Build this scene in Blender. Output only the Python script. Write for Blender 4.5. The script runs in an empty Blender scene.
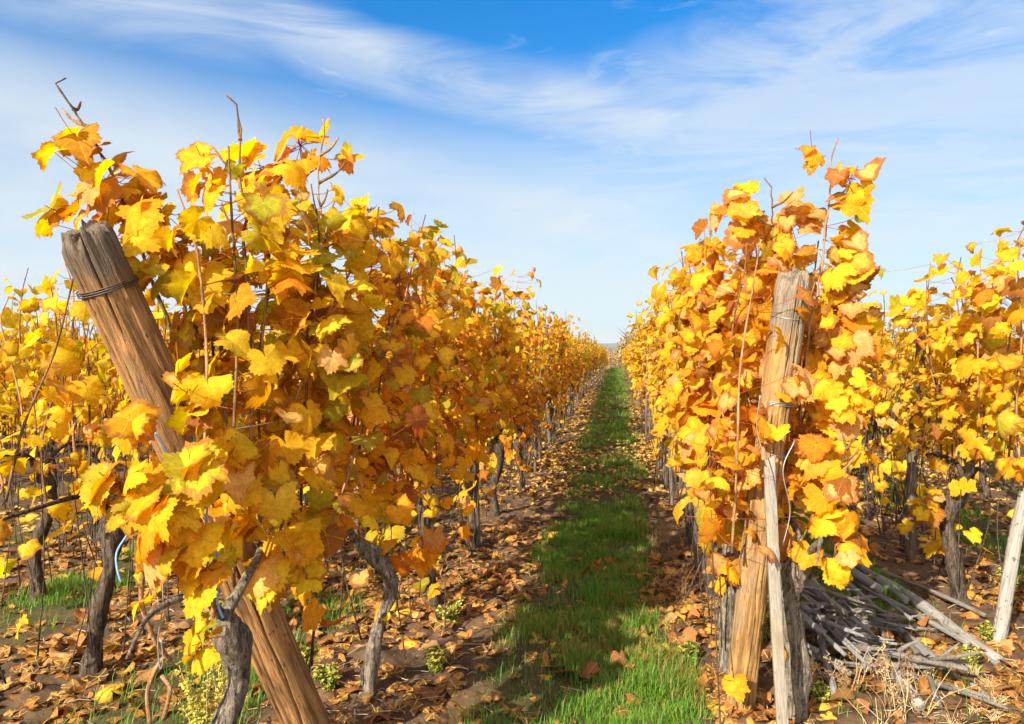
import bpy, math, random
import numpy as np
from mathutils import Vector, Matrix, Euler

sc = bpy.context.scene
COL = sc.collection
R = math.radians
rng = np.random.default_rng(11)
random.seed(5)

# ------------------------------------------------------------------ camera
F_PX, CX, CY = 750.0, 512.0, 362.0
CAM = Vector((0, 0, 1.5))
cam_eul = Euler((R(90 - 1.3), 0, R(8.05)), 'XYZ')
cam_rot = cam_eul.to_matrix()
cd = bpy.data.cameras.new('camera')
cd.sensor_width = 36.0
cd.lens = 36.0 * F_PX / 1024.0
cd.clip_start = 0.05
cd.clip_end = 40000
cam = bpy.data.objects.new('camera', cd)
cam.location = CAM
cam.rotation_euler = cam_eul
COL.objects.link(cam)
sc.camera = cam


def pt(px, py, y):
    d = cam_rot @ Vector(((px - CX) / F_PX, -(py - CY) / F_PX, -1))
    t = y / d.y
    return CAM + d * t


# ------------------------------------------------------------------ noise
def _hash(ix, iy, s):
    h = (ix.astype(np.int64) * 374761393 + iy.astype(np.int64) * 668265263 + s * 974711) & 0xffffffff
    h = ((h ^ (h >> 13)) * 1274126177) & 0xffffffff
    return ((h ^ (h >> 16)) & 0xffff) / 65535.0


def vnoise(x, y, s=0):
    ix, iy = np.floor(x), np.floor(y)
    fx, fy = x - ix, y - iy
    fx = fx * fx * (3 - 2 * fx)
    fy = fy * fy * (3 - 2 * fy)
    a, b = _hash(ix, iy, s), _hash(ix + 1, iy, s)
    c, d = _hash(ix, iy + 1, s), _hash(ix + 1, iy + 1, s)
    return (a + (b - a) * fx) * (1 - fy) + (c + (d - c) * fx) * fy


def fbm(x, y, s=0, o=4):
    v, a, t = 0, 0.5, 0
    for k in range(o):
        v = v + a * vnoise(x * 2 ** k, y * 2 ** k, s + k)
        t += a
        a *= .5
    return v / t


ROWS = {'L6': -8.5, 'L5': -7.0, 'L4': -5.5, 'L3': -3.95, 'L2': -2.5, 'L1': -1.07, 'R1': 0.56, 'R2': 2.05, 'R3': 3.6, 'R4': 5.15, 'R5': 6.7, 'R6': 8.25}
ALLEYS = [(-.53, .24), (-2.12, -1.5), (1.0, 1.62), (-3.55, -2.95), (2.5, 3.15), (-5.1, -4.4), (4.0, 4.7)]


def alley_mask(x, y):
    m = np.zeros_like(x)
    wob = (fbm(x * .3 + y * 1.1, y * 1.1, 31, 3) - .5) * .35
    for a, b in ALLEYS:
        c, h = (a + b) / 2, (b - a) / 2
        d = h - np.abs(x - c) + wob
        k = np.clip(d / .16 + .5, 0, 1)
        if a == 1.0:
            k = k * np.clip((y - 4.0) / .7, 0, 1)
        if a == -2.12:
            k = k * np.clip((4.3 - y) / .7, 0, 1)
        m = np.maximum(m, k)
    return m * (y < 75)


def gz(x, y):
    x = np.asarray(x, float)
    y = np.asarray(y, float)
    yy = np.maximum(0, y - 42)
    drop = np.where(yy < 18, .0016 * yy ** 2, .0016 * 18 ** 2 + .0576 * (yy - 18))
    big = -42 * (1 - np.exp(-drop / 42))
    fade = np.clip(1.2 - np.hypot(x, y) / 40, 0, 1)
    al = alley_mask(x, y)
    clod = fbm(x * 9, y * 9, 3, 4) - .5
    fine = fbm(x * 30, y * 30, 9, 2) - .5
    soil = .055 * clod + .03 * np.maximum(0, clod) + .02 * fine + .03 * (fbm(x * 1.7, y * 1.7, 5, 2) - .5)
    return big + fade * (soil * (1 - .7 * al) + .0 * al)


def gzf(x, y):
    return float(gz(np.array([x]), np.array([y]))[0])


def pg(px, py):
    """where the ray through a picture point meets flat ground"""
    d = cam_rot @ Vector(((px - CX) / F_PX, -(py - CY) / F_PX, -1))
    t = -1.5 / d.z
    p = CAM + d * t
    p.z = gzf(p.x, p.y)
    return p


# ------------------------------------------------------------------ mesh helper
def mesh_obj(name, V, F, mat=None, parent=None, lc=None, aux=None, smooth=True, loc=None):
    """V (n,3); F = list of (k,3)/(k,4) index arrays"""
    V = np.asarray(V, np.float32)
    if not isinstance(F, list):
        F = [F]
    F = [np.asarray(f, np.int32) for f in F if len(f)]
    me = bpy.data.meshes.new(name)
    me.vertices.add(len(V))
    me.vertices.foreach_set('co', V.ravel())
    loops = np.concatenate([f.ravel() for f in F])
    tot = np.concatenate([np.full(len(f), f.shape[1], np.int32) for f in F])
    st = np.concatenate([[0], np.cumsum(tot)[:-1]]).astype(np.int32)
    me.loops.add(len(loops))
    me.loops.foreach_set('vertex_index', loops)
    me.polygons.add(len(tot))
    me.polygons.foreach_set('loop_start', st)
    me.polygons.foreach_set('loop_total', tot)
    if smooth:
        me.polygons.foreach_set('use_smooth', np.ones(len(tot), bool))
    for nm, arr in (('lc', lc), ('aux', aux)):
        if arr is not None:
            at = me.attributes.new(nm, 'FLOAT_COLOR', 'POINT')
            a4 = np.ones((len(V), 4), np.float32)
            a4[:, :arr.shape[1]] = arr
            at.data.foreach_set('color', a4.ravel())
    me.update(calc_edges=True)
    me.validate()
    if mat:
        me.materials.append(mat)
    o = bpy.data.objects.new(name, me)
    COL.objects.link(o)
    if parent:
        o.parent = parent
    if loc is not None:
        o.location = loc
    return o


def tag(o, label=None, cat=None, group=None, kind=None):
    for k, v in (('label', label), ('category', cat), ('group', group), ('kind', kind)):
        if v:
            o[k] = v
    return o


def thing(name, label, cat, loc=(0, 0, 0), group=None, rz=0):
    o = bpy.data.objects.new(name, None)
    o.empty_display_size = .1
    COL.objects.link(o)
    o.location = loc
    o.rotation_euler = (0, 0, rz)
    return tag(o, label, cat, group)


def dup(root, loc, rz, scale, label, group):
    r = root.copy()
    COL.objects.link(r)
    r.location, r.rotation_euler, r.scale = loc, (0, 0, rz), scale
    r['label'], r['group'] = label, group
    for ch in root.children:
        c = ch.copy()
        COL.objects.link(c)
        c.parent = r
    return r


class Geo:
    def __init__(s):
        s.V, s.F, s.lc, s.aux, s.n = [], [], [], [], 0

    def add(s, V, F, lc=None, aux=None):
        if not isinstance(F, list):
            F = [F]
        s.V.append(V)
        s.F += [np.asarray(f) + s.n for f in F if len(f)]
        s.lc.append(lc if lc is not None else np.ones((len(V), 3)))
        s.aux.append(aux if aux is not None else np.zeros((len(V), 4)))
        s.n += len(V)

    def build(s, name, mat, parent=None, attrs=True, smooth=True):
        return mesh_obj(name, np.concatenate(s.V), s.F, mat, parent,
                        np.concatenate(s.lc) if attrs else None, np.concatenate(s.aux) if attrs else None, smooth)


def smooth_path(P, k):
    """Catmull-Rom through the points"""
    P = np.asarray(P, float)
    Q = np.vstack([2 * P[0] - P[1], P, 2 * P[-1] - P[-2]])
    out = []
    for i in range(len(P) - 1):
        a, b, c, d = Q[i:i + 4]
        for t in np.linspace(0, 1, k, endpoint=False):
            out.append(.5 * (2 * b + (c - a) * t + (2 * a - 5 * b + 4 * c - d) * t * t + (3 * b - a - 3 * c + d) * t ** 3))
    out.append(P[-1])
    return np.array(out)


def tube(P, r, n=8, rough=0.0, seed=0, caps=True, twist=0.0, ridges=0):
    """swept tube: returns V, [quads, caps tris]"""
    P = np.asarray(P, float)
    k = len(P)
    r = np.broadcast_to(np.asarray(r, float), (k,))
    T = np.gradient(P, axis=0)
    T /= np.linalg.norm(T, axis=1)[:, None] + 1e-9
    u = np.cross(T[0], [0.3, 1, .2])
    u /= np.linalg.norm(u) + 1e-9
    U = []
    for i in range(k):
        u = u - T[i] * u.dot(T[i])
        u /= np.linalg.norm(u) + 1e-9
        U.append(u)
    U = np.array(U)
    W = np.cross(T, U)
    th = np.linspace(0, 2 * np.pi, n, endpoint=False)
    L = np.concatenate([[0], np.cumsum(np.linalg.norm(np.diff(P, axis=0), axis=1))])
    TH = th[None, :] + 0 * L[:, None]
    rad = np.repeat(r[:, None], n, 1)
    if rough:
        tw = TH + twist * L[:, None]
        nz = fbm(np.cos(tw) * 1.6 + 7 + seed, np.sin(tw) * 1.6 + L[:, None] * 5 + seed, seed, 3) - .5
        nz2 = fbm(np.cos(tw) * 4 + 17 + seed, np.sin(tw) * 4 + L[:, None] * 9, seed + 4, 2) - .5
        rad = rad * (1 + rough * (2 * nz + 1.2 * nz2))
        if ridges:
            rad = rad * (1 + .5 * rough * np.sin(tw * ridges + 6 * nz))
    V = P[:, None, :] + rad[:, :, None] * (np.cos(TH)[:, :, None] * U[:, None, :] + np.sin(TH)[:, :, None] * W[:, None, :])
    V = V.reshape(-1, 3)
    i = np.arange(k - 1)[:, None] * n
    j = np.arange(n)[None, :]
    j2 = (j + 1) % n
    Q = np.stack([i + j, i + j2, i + n + j2, i + n + j], -1).reshape(-1, 4)
    F = [Q]
    if caps:
        V = np.vstack([V, P[0], P[-1]])
        c0, c1 = k * n, k * n + 1
        jj = np.arange(n)
        F.append(np.stack([np.full(n, c0), (jj + 1) % n, jj], 1))
        F.append(np.stack([np.full(n, c1), (k - 1) * n + jj, (k - 1) * n + (jj + 1) % n], 1))
    return V, F


# ------------------------------------------------------------------ materials
def nt(name):
    m = bpy.data.materials.new(name)
    m.use_nodes = True
    t = m.node_tree
    t.nodes.clear()
    return m, t


class NB:
    def __init__(s, t):
        s.t = t

    def n(s, typ, **kw):
        o = s.t.nodes.new(typ)
        for k, v in kw.items():
            if k in o.bl_rna.properties.keys():
                setattr(o, k, v)
            else:
                s.put(o.inputs[k], v)
        return o

    def put(s, sock, v):
        if hasattr(v, 'is_linked') or isinstance(v, bpy.types.NodeSocket):
            s.t.links.new(v, sock)
        else:
            if isinstance(v, tuple) and len(v) == 3 and sock.type == 'RGBA':
                v = v + (1,)
            sock.default_value = v

    def math(s, op, a, b=None, c=None, clamp=False):
        o = s.t.nodes.new('ShaderNodeMath')
        o.operation = op
        o.use_clamp = clamp
        s.put(o.inputs[0], a)
        if b is not None:
            s.put(o.inputs[1], b)
        if c is not None:
            s.put(o.inputs[2], c)
        return o.outputs[0]

    def mix(s, f, a, b, mode='MIX'):
        o = s.t.nodes.new('ShaderNodeMix')
        o.data_type = 'RGBA'
        o.blend_type = mode
        s.put(o.inputs[0], f)
        s.put(o.inputs[6], a)
        s.put(o.inputs[7], b)
        return o.outputs[2]

    def ss(s, x, lo, hi, a=0.0, b=1.0):
        o = s.t.nodes.new('ShaderNodeMapRange')
        o.interpolation_type = 'SMOOTHSTEP'
        s.put(o.inputs[0], x)
        s.put(o.inputs[1], lo)
        s.put(o.inputs[2], hi)
        s.put(o.inputs[3], a)
        s.put(o.inputs[4], b)
        return o.outputs[0]

    def noise(s, vec, scale, detail=4, rough=.55, dist=0.0):
        o = s.t.nodes.new('ShaderNodeTexNoise')
        s.put(o.inputs['Vector'], vec)
        o.inputs['Scale'].default_value = scale
        o.inputs['Detail'].default_value = detail
        o.inputs['Roughness'].default_value = rough
        o.inputs['Distortion'].default_value = dist
        return o.outputs[0]

    def vmul(s, vec, k, add=(0, 0, 0)):
        o = s.t.nodes.new('ShaderNodeVectorMath')
        o.operation = 'MULTIPLY_ADD'
        s.put(o.inputs[0], vec)
        o.inputs[1].default_value = k
        o.inputs[2].default_value = add
        return o.outputs[0]

    def bump(s, h, strength, dist):
        o = s.t.nodes.new('ShaderNodeBump')
        s.put(o.inputs['Height'], h)
        o.inputs['Strength'].default_value = strength
        o.inputs['Distance'].default_value = dist
        return o.outputs[0]

    def out(s, sh):
        o = s.t.nodes.new('ShaderNodeOutputMaterial')
        s.t.links.new(sh, o.inputs[0])
        return o

    def bsdf(s, col, rough=.8, spec=.25, normal=None):
        p = s.t.nodes.new('ShaderNodeBsdfPrincipled')
        s.put(p.inputs['Base Color'], col)
        s.put(p.inputs['Roughness'], rough)
        s.put(p.inputs['Specular IOR Level'], spec)
        if normal is not None:
            s.put(p.inputs['Normal'], normal)
        return p.outputs[0]


def leaf_material(name, trans=.62, spots=1.0, rough=.72, spec=.14):
    m, t = nt(name)
    b = NB(t)
    lc = b.n('ShaderNodeAttribute', attribute_name='lc')
    ax = b.n('ShaderNodeAttribute', attribute_name='aux')
    sep = b.n('ShaderNodeSeparateColor')
    t.links.new(ax.outputs['Color'], sep.inputs[0])
    vein, edge, rnd = sep.outputs[0], sep.outputs[1], sep.outputs[2]
    wither = ax.outputs['Alpha']
    co = b.n('ShaderNodeTexCoord').outputs['Object']
    n1 = b.noise(co, 60, 4, .6)
    n2 = b.noise(co, 260, 3, .6)
    # blotches of deeper and paler tone over the blade
    col = b.mix(b.ss(n1, .35, .65), b.mix(1, lc.outputs['Color'], (.80, .76, .6), 'MULTIPLY'), lc.outputs['Color'])
    n3 = b.noise(co, 24, 3, .6, .8)
    patch = b.math('MULTIPLY', b.ss(b.math('ADD', n3, b.math('MULTIPLY', b.math('SUBTRACT', edge, .5), .16)), .50, .60), b.math('MULTIPLY_ADD', rnd, .7, .1))
    col = b.mix(patch, col, b.mix(1, col, (.93, .74, .58), 'MULTIPLY'))
    col = b.mix(b.math('MULTIPLY', b.ss(n2, .58, .68), .7 * spots), col, (.18, .068, .02))
    # paler veins
    vm = b.ss(vein, .80, .97)
    col = b.mix(b.math('MULTIPLY', vm, .6), col, (.80, .60, .14))
    # withered brown margin
    e = b.math('ADD', edge, b.math('MULTIPLY', b.math('SUBTRACT', n1, .5), .9))
    thr = b.math('SUBTRACT', 1.16, b.math('MULTIPLY', wither, .75))
    em = b.ss(b.math('SUBTRACT', e, thr), 0, .18)
    col = b.mix(b.math('MULTIPLY', em, .8), col, (.30, .11, .03))
    oi = b.n('ShaderNodeObjectInfo')
    hs = b.n('ShaderNodeHueSaturation')
    t.links.new(b.math('MULTIPLY_ADD', oi.outputs['Random'], .02, .49), hs.inputs['Hue'])
    t.links.new(col, hs.inputs['Color'])
    col = hs.outputs[0]
    nrm = b.bump(b.math('ADD', b.math('MULTIPLY', vein, .6), n2), .35, .004)
    p = b.bsdf(col, rough, spec, nrm)
    tr = b.n('ShaderNodeBsdfTranslucent')
    tc = b.mix(1, col, (1.0, .86, .55), 'MULTIPLY')
    hs2 = b.n('ShaderNodeHueSaturation', Saturation=1.1, Value=1.25)
    t.links.new(tc, hs2.inputs['Color'])
    t.links.new(hs2.outputs[0], tr.inputs[0])
    mx = b.n('ShaderNodeMixShader')
    # dried brown leaves let less light through
    t.links.new(b.math('SUBTRACT', trans, b.math('MULTIPLY', wither, .14)), mx.inputs[0])
    t.links.new(p, mx.inputs[1])
    t.links.new(tr.outputs[0], mx.inputs[2])
    b.out(mx.outputs[0])
    return m


def grass_material():
    m, t = nt('grass_blades')
    b = NB(t)
    lc = b.n('ShaderNodeAttribute', attribute_name='lc')
    p = b.bsdf(lc.outputs['Color'], .5, .3)
    tr = b.n('ShaderNodeBsdfTranslucent')
    t.links.new(b.mix(1, lc.outputs['Color'], (1.2, 1.15, .5), 'MULTIPLY'), tr.inputs[0])
    mx = b.n('ShaderNodeMixShader', Fac=.4)
    t.links.new(p, mx.inputs[1])
    t.links.new(tr.outputs[0], mx.inputs[2])
    b.out(mx.outputs[0])
    return m


def wood_material(name, c_lo, c_hi, c_grey, grey=.4, grain=1.0, top=None, bumpd=.01, speck=0):
    m, t = nt(name)
    b = NB(t)
    co = b.n('ShaderNodeTexCoord').outputs['Object']
    st = b.vmul(co, (1, 1, .09))
    g1 = b.noise(st, 55 * grain, 6, .65, .6)
    g2 = b.noise(st, 160 * grain, 4, .6)
    big = b.noise(b.vmul(co, (1, 1, .35)), 9, 4, .6, .5)
    col = b.mix(b.ss(b.math('ADD', b.math('MULTIPLY', g1, .6), b.math('MULTIPLY', big, .4)), .36, .62), c_lo, c_hi)
    vo = b.n('ShaderNodeTexVoronoi', feature='F1')
    t.links.new(b.vmul(co, (7, 7, 3.2)), vo.inputs['Vector'])
    col = b.mix(b.math('MULTIPLY', b.ss(vo.outputs['Distance'], .17, .05), .8), col, tuple(c * .3 for c in c_lo))
    gm = b.math('MULTIPLY', b.ss(big, .62 - grey * .5, .80 - grey * .4), .85)
    if top:
        z = b.n('ShaderNodeSeparateXYZ')
        t.links.new(co, z.inputs[0])
        zz = b.math('ADD', z.outputs[2], b.math('MULTIPLY', b.math('SUBTRACT', g1, .5), .25))
        gm = b.math('MAXIMUM', gm, b.ss(zz, top - .05, top + .05, 0, .9))
    greyc = b.mix(b.ss(g2, .3, .7), tuple(c * .45 for c in c_grey), c_grey)
    col = b.mix(gm, col, greyc)
    # dark checks in the grain
    col = b.mix(b.math('MULTIPLY', b.ss(g2, .62, .74), .7), col, (.035, .022, .012))
    if speck:
        v = b.noise(b.vmul(co, (1, 1, .6)), 40, 3, .5)
        col = b.mix(b.math('MULTIPLY', b.ss(v, .6, .68), speck), col, (.04, .032, .025))
    h = b.math('ADD', b.math('MULTIPLY', g1, .7), g2)
    b.out(b.bsdf(col, .8, .2, b.bump(h, .8, bumpd)))
    return m


def bark_material(name, lo, hi, scale=60, moss=0.0):
    m, t = nt(name)
    b = NB(t)
    co = b.n('ShaderNodeTexCoord').outputs['Object']
    st = b.vmul(co, (1, 1, .16))
    g = b.noise(st, scale, 6, .7, 1.2)
    f = b.noise(co, scale * 3, 3, .6)
    col = b.mix(b.ss(g, .36, .66), lo, hi)
    col = b.mix(b.math('MULTIPLY', b.ss(f, .58, .7), .5), col, tuple(min(1, c * 1.7) for c in hi))
    if moss:
        n = b.noise(co, 14, 3, .5)
        col = b.mix(b.math('MULTIPLY', b.ss(n, .56, .68), moss), col, (.16, .17, .08))
    b.out(b.bsdf(col, .9, .15, b.bump(b.math('ADD', g, b.math('MULTIPLY', f, .3)), 1.0, .012)))
    return m


def flat_material(name, c, rough=.5, metal=0, var=.25):
    m, t = nt(name)
    b = NB(t)
    co = b.n('ShaderNodeTexCoord').outputs['Object']
    n = b.noise(co, 90, 3, .6)
    col = b.mix(n, tuple(x * (1 - var) for x in c), tuple(min(1, x * (1 + var)) for x in c))
    p = t.nodes.new('ShaderNodeBsdfPrincipled')
    t.links.new(col, p.inputs['Base Color'])
    p.inputs['Roughness'].default_value = rough
    p.inputs['Metallic'].default_value = metal
    b.out(p.outputs[0])
    return m


def ground_material():
    m, t = nt('soil')
    b = NB(t)
    geo = b.n('ShaderNodeNewGeometry').outputs['Position']
    s = b.n('ShaderNodeSeparateXYZ')
    t.links.new(geo, s.inputs[0])
    ax = b.n('ShaderNodeAttribute', attribute_name='aux')
    sp = b.n('ShaderNodeSeparateColor')
    t.links.new(ax.outputs['Color'], sp.inputs[0])
    grassy = sp.outputs[0]
    n1 = b.noise(geo, 7, 6, .65)
    n2 = b.noise(geo, 55, 5, .65)
    n3 = b.noise(geo, 1.3, 3, .5)
    soil = b.mix(b.ss(n1, .3, .7), (.042, .026, .016), (.110, .072, .043))
    soil = b.mix(b.ss(n3, .4, .65), soil, b.mix(1, soil, (1.35, 1.25, 1.1), 'MULTIPLY'))
    soil = b.mix(b.math('MULTIPLY', b.ss(n2, .55, .7), .5), soil, (.23, .16, .09))
    thatch = b.mix(b.ss(n2, .35, .65), (.03, .045, .012), (.075, .085, .025))
    near = b.mix(b.math('MULTIPLY', grassy, .5), soil, thatch)
    # far valley: fields and woods
    f1 = b.noise(b.vmul(geo, (.0016, .0009, 0)), 1, 3, .5)
    vor = b.n('ShaderNodeTexVoronoi', feature='F1')
    t.links.new(b.vmul(geo, (.004, .0016, 0)), vor.inputs['Vector'])
    vs = b.n('ShaderNodeSeparateColor')
    t.links.new(vor.outputs['Color'], vs.inputs[0])
    field = b.mix(vs.outputs[0], (.09, .11, .04), (.26, .22, .12))
    field = b.mix(b.ss(f1, .52, .58), field, (.05, .055, .03))
    col = b.mix(b.ss(s.outputs[1], 85, 140), near, field)
    h = b.math('ADD', n1, b.math('MULTIPLY', n2, .5))
    b.out(b.bsdf(col, .95, .1, b.bump(h, .6, .02)))
    return m


def hill_material():
    m, t = nt('wooded_hill')
    b = NB(t)
    geo = b.n('ShaderNodeNewGeometry').outputs['Position']
    n = b.noise(geo, .004, 4, .6)
    col = b.mix(b.ss(n, .42, .6), (.05, .07, .03), (.13, .12, .06))
    b.out(b.bsdf(col, 1, 0))
    return m


M_LEAF = leaf_material('vine_leaf')
M_LITTER = leaf_material('fallen_leaf', trans=.28, spots=1.3, rough=.7, spec=.15)
M_GRASS = grass_material()
M_BARK = bark_material('vine_bark', (.022, .016, .012), (.125, .095, .07), 70)
M_BARKG = bark_material('grey_vine_bark', (.035, .028, .022), (.24, .20, .155), 60, .25)
M_CANE = bark_material('cane_bark', (.085, .045, .022), (.24, .14, .07), 50)
M_CANEL = bark_material('pale_cane_bark', (.20, .10, .045), (.42, .25, .12), 50)
LPOSTR = (pt(794, 276, 2.98) - pt(738, 692, 3.22)).length - .12
LPOST = (pt(84, 232, 1.78) - pt(322, 768, 2.62)).length - .14
M_POSTL = wood_material('post_wood_brown', (.085, .042, .018), (.38, .20, .075), (.13, .105, .08), .16, .8, top=LPOST, bumpd=.012)
M_POSTR = wood_material('post_wood_honey', (.10, .05, .02), (.42, .245, .082), (.24, .20, .15), .24, .8, top=LPOSTR, bumpd=.014)
M_STAKE = wood_material('stake_wood', (.06, .04, .026), (.15, .11, .075), (.17, .15, .13), .5, 1.2)
M_PALE = wood_material('pale_bark_pole', (.19, .175, .15), (.36, .335, .295), (.29, .28, .265), .55, .7, speck=.7)
M_GREYW = wood_material('grey_old_wood', (.11, .10, .09), (.27, .25, .235), (.25, .245, .245), .8, 1.1)
M_TWIG = wood_material('grey_twig_wood', (.085, .068, .05), (.27, .225, .175), (.24, .225, .21), .6, 2)
M_LATH = wood_material('lath_wood', (.16, .13, .09), (.30, .25, .18), (.26, .245, .21), .6, 1.4, bumpd=.004)
M_WIRE = flat_material('galvanised_wire', (.34, .34, .35), .45, .8)
M_RUST = flat_material('dark_rusty_wire', (.07, .055, .045), .6, .6)
M_BLUE = flat_material('blue_twine', (.12, .28, .55), .6, 0, .35)
M_GRN = leaf_material('weed_leaf', trans=.35, spots=.2)
M_DRY = flat_material('dry_stem', (.26, .15, .07), .9, 0, .45)
M_STRAW = flat_material('straw', (.40, .30, .15), .9, 0, .4)
M_SOIL = ground_material()

# ------------------------------------------------------------------ ground
def axis_x():
    a = np.arange(-4.6, 4.6001, .024)
    o = [4.6]
    s = .03
    while o[-1] < 9000:
        s *= 1.075
        o.append(o[-1] + s)
    o = np.array(o[1:])
    return np.concatenate([-o[::-1], a, o])


def axis_y():
    b = [-12, -8, -5, -3, -2, -1.2, -.6, -.2]
    a = list(np.arange(.1, 6.5, .024))
    s = .024
    while a[-1] < 13000:
        s *= 1.022 if a[-1] < 90 else 1.12
        a.append(a[-1] + s)
    return np.array(b + a)


xs, ys = axis_x(), axis_y()
GX, GY = np.meshgrid(xs, ys)
GZ = gz(GX.ravel(), GY.ravel())
nx, ny = len(xs), len(ys)
i = (np.arange(ny - 1)[:, None] * nx + np.arange(nx - 1)[None, :])
Q = np.stack([i, i + 1, i + nx + 1, i + nx], -1).reshape(-1, 4)
am = alley_mask(GX.ravel(), GY.ravel())
o = mesh_obj('ground', np.stack([GX.ravel(), GY.ravel(), GZ], 1), Q, M_SOIL, aux=np.stack([am, am, am], 1))
tag(o, kind='structure')


# far hills: a real ridge, one mesh
def hills():
    az = np.linspace(R(-62), R(50), 420)
    d = np.linspace(0, 1, 26)
    A, D = np.meshgrid(az, d)
    prof = np.sin(np.pi * D) ** .8
    top = 90 + 70 * (fbm(A * 6 + 9, D * 1.5, 40, 4) - .5) + 40 * (vnoise(A * 2.2 + 3, A * 0, 8) - .5)
    h = prof * top
    rr = 4300 + D * 2000
    V = np.stack([np.sin(A) * rr, np.cos(A) * rr, h - 45 + 2 * fbm(A * 300, D * 30, 4, 2)], -1).reshape(-1, 3)
    n = len(az)
    i = (np.arange(len(d) - 1)[:, None] * n + np.arange(n - 1)[None, :])
    Q = np.stack([i, i + 1, i + n + 1, i + n], -1).reshape(-1, 4)
    tag(mesh_obj('hills', V, Q, hill_material()), kind='structure')


hills()

# ------------------------------------------------------------------ leaves
CTRL = np.array([(0, .98), (16, .93), (31, .80), (45, .89), (58, .95), (74, .90), (90, .77), (104, .82), (117, .86), (140, .78), (158, .62), (172, .26)])


def leaf_template(lod):
    if lod == 'hi':
        ang = np.arange(-171, 171.1, 6)[:58]
        rings = [.38, .72, 1.0]
    elif lod == 'mid':
        ang = np.array([-165, -140, -117, -90, -58, -31, 0, 31, 58, 90, 117, 140, 165.])
        rings = [.55, 1.0]
    else:
        ang = np.array([-155, -105, -58, -25, 0, 25, 58, 105, 155.])
        rings = [1.0]
    r = np.interp(np.abs(ang), CTRL[:, 0], CTRL[:, 1])
    vein = np.zeros(len(ang))
    for v in (0, 58, 117):
        vein[np.argmin(np.abs(ang - v))] = 1
        vein[np.argmin(np.abs(ang + v))] = 1
    zig = (np.where(np.arange(len(ang)) % 2 == 0, 1.045, .945) * (1 + .05 * np.sin(np.arange(len(ang)) * 1.1))) if lod == 'hi' else np.ones(len(ang))
    V = [(0, 0)]
    A = [(1, 0)]
    for k, q in enumerate(rings):
        z = zig if k == len(rings) - 1 else 1
        x, y = np.sin(np.radians(ang)) * r * q * z, np.cos(np.radians(ang)) * r * q * z
        V += list(zip(x, y))
        A += list(zip(vein, np.full(len(ang), q)))
    n = len(ang)
    T = [(0, 1 + j + 1, 1 + j) for j in range(n - 1)]
    for k in range(len(rings) - 1):
        a, c = 1 + k * n, 1 + (k + 1) * n
        for j in range(n - 1):
            T += [(a + j, a + j + 1, c + j), (a + j + 1, c + j + 1, c + j)]
    return np.array(V), np.array(A), np.array(T)


TPL = {k: leaf_template(k) for k in ('hi', 'mid', 'low')}

PAL = np.array([
    (.82, .55, .022),   # 0 yellow
    (.80, .42, .016),   # 1 gold
    (.62, .235, .014),  # 2 orange
    (.34, .125, .03),   # 3 brown
    (.45, .44, .03),    # 4 lime
    (.72, .46, .17),    # 5 tan
    (.84, .62, .03),    # 6 lemon
])


def norm(a):
    return a / (np.linalg.norm(a, axis=-1, keepdims=True) + 1e-9)


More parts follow.
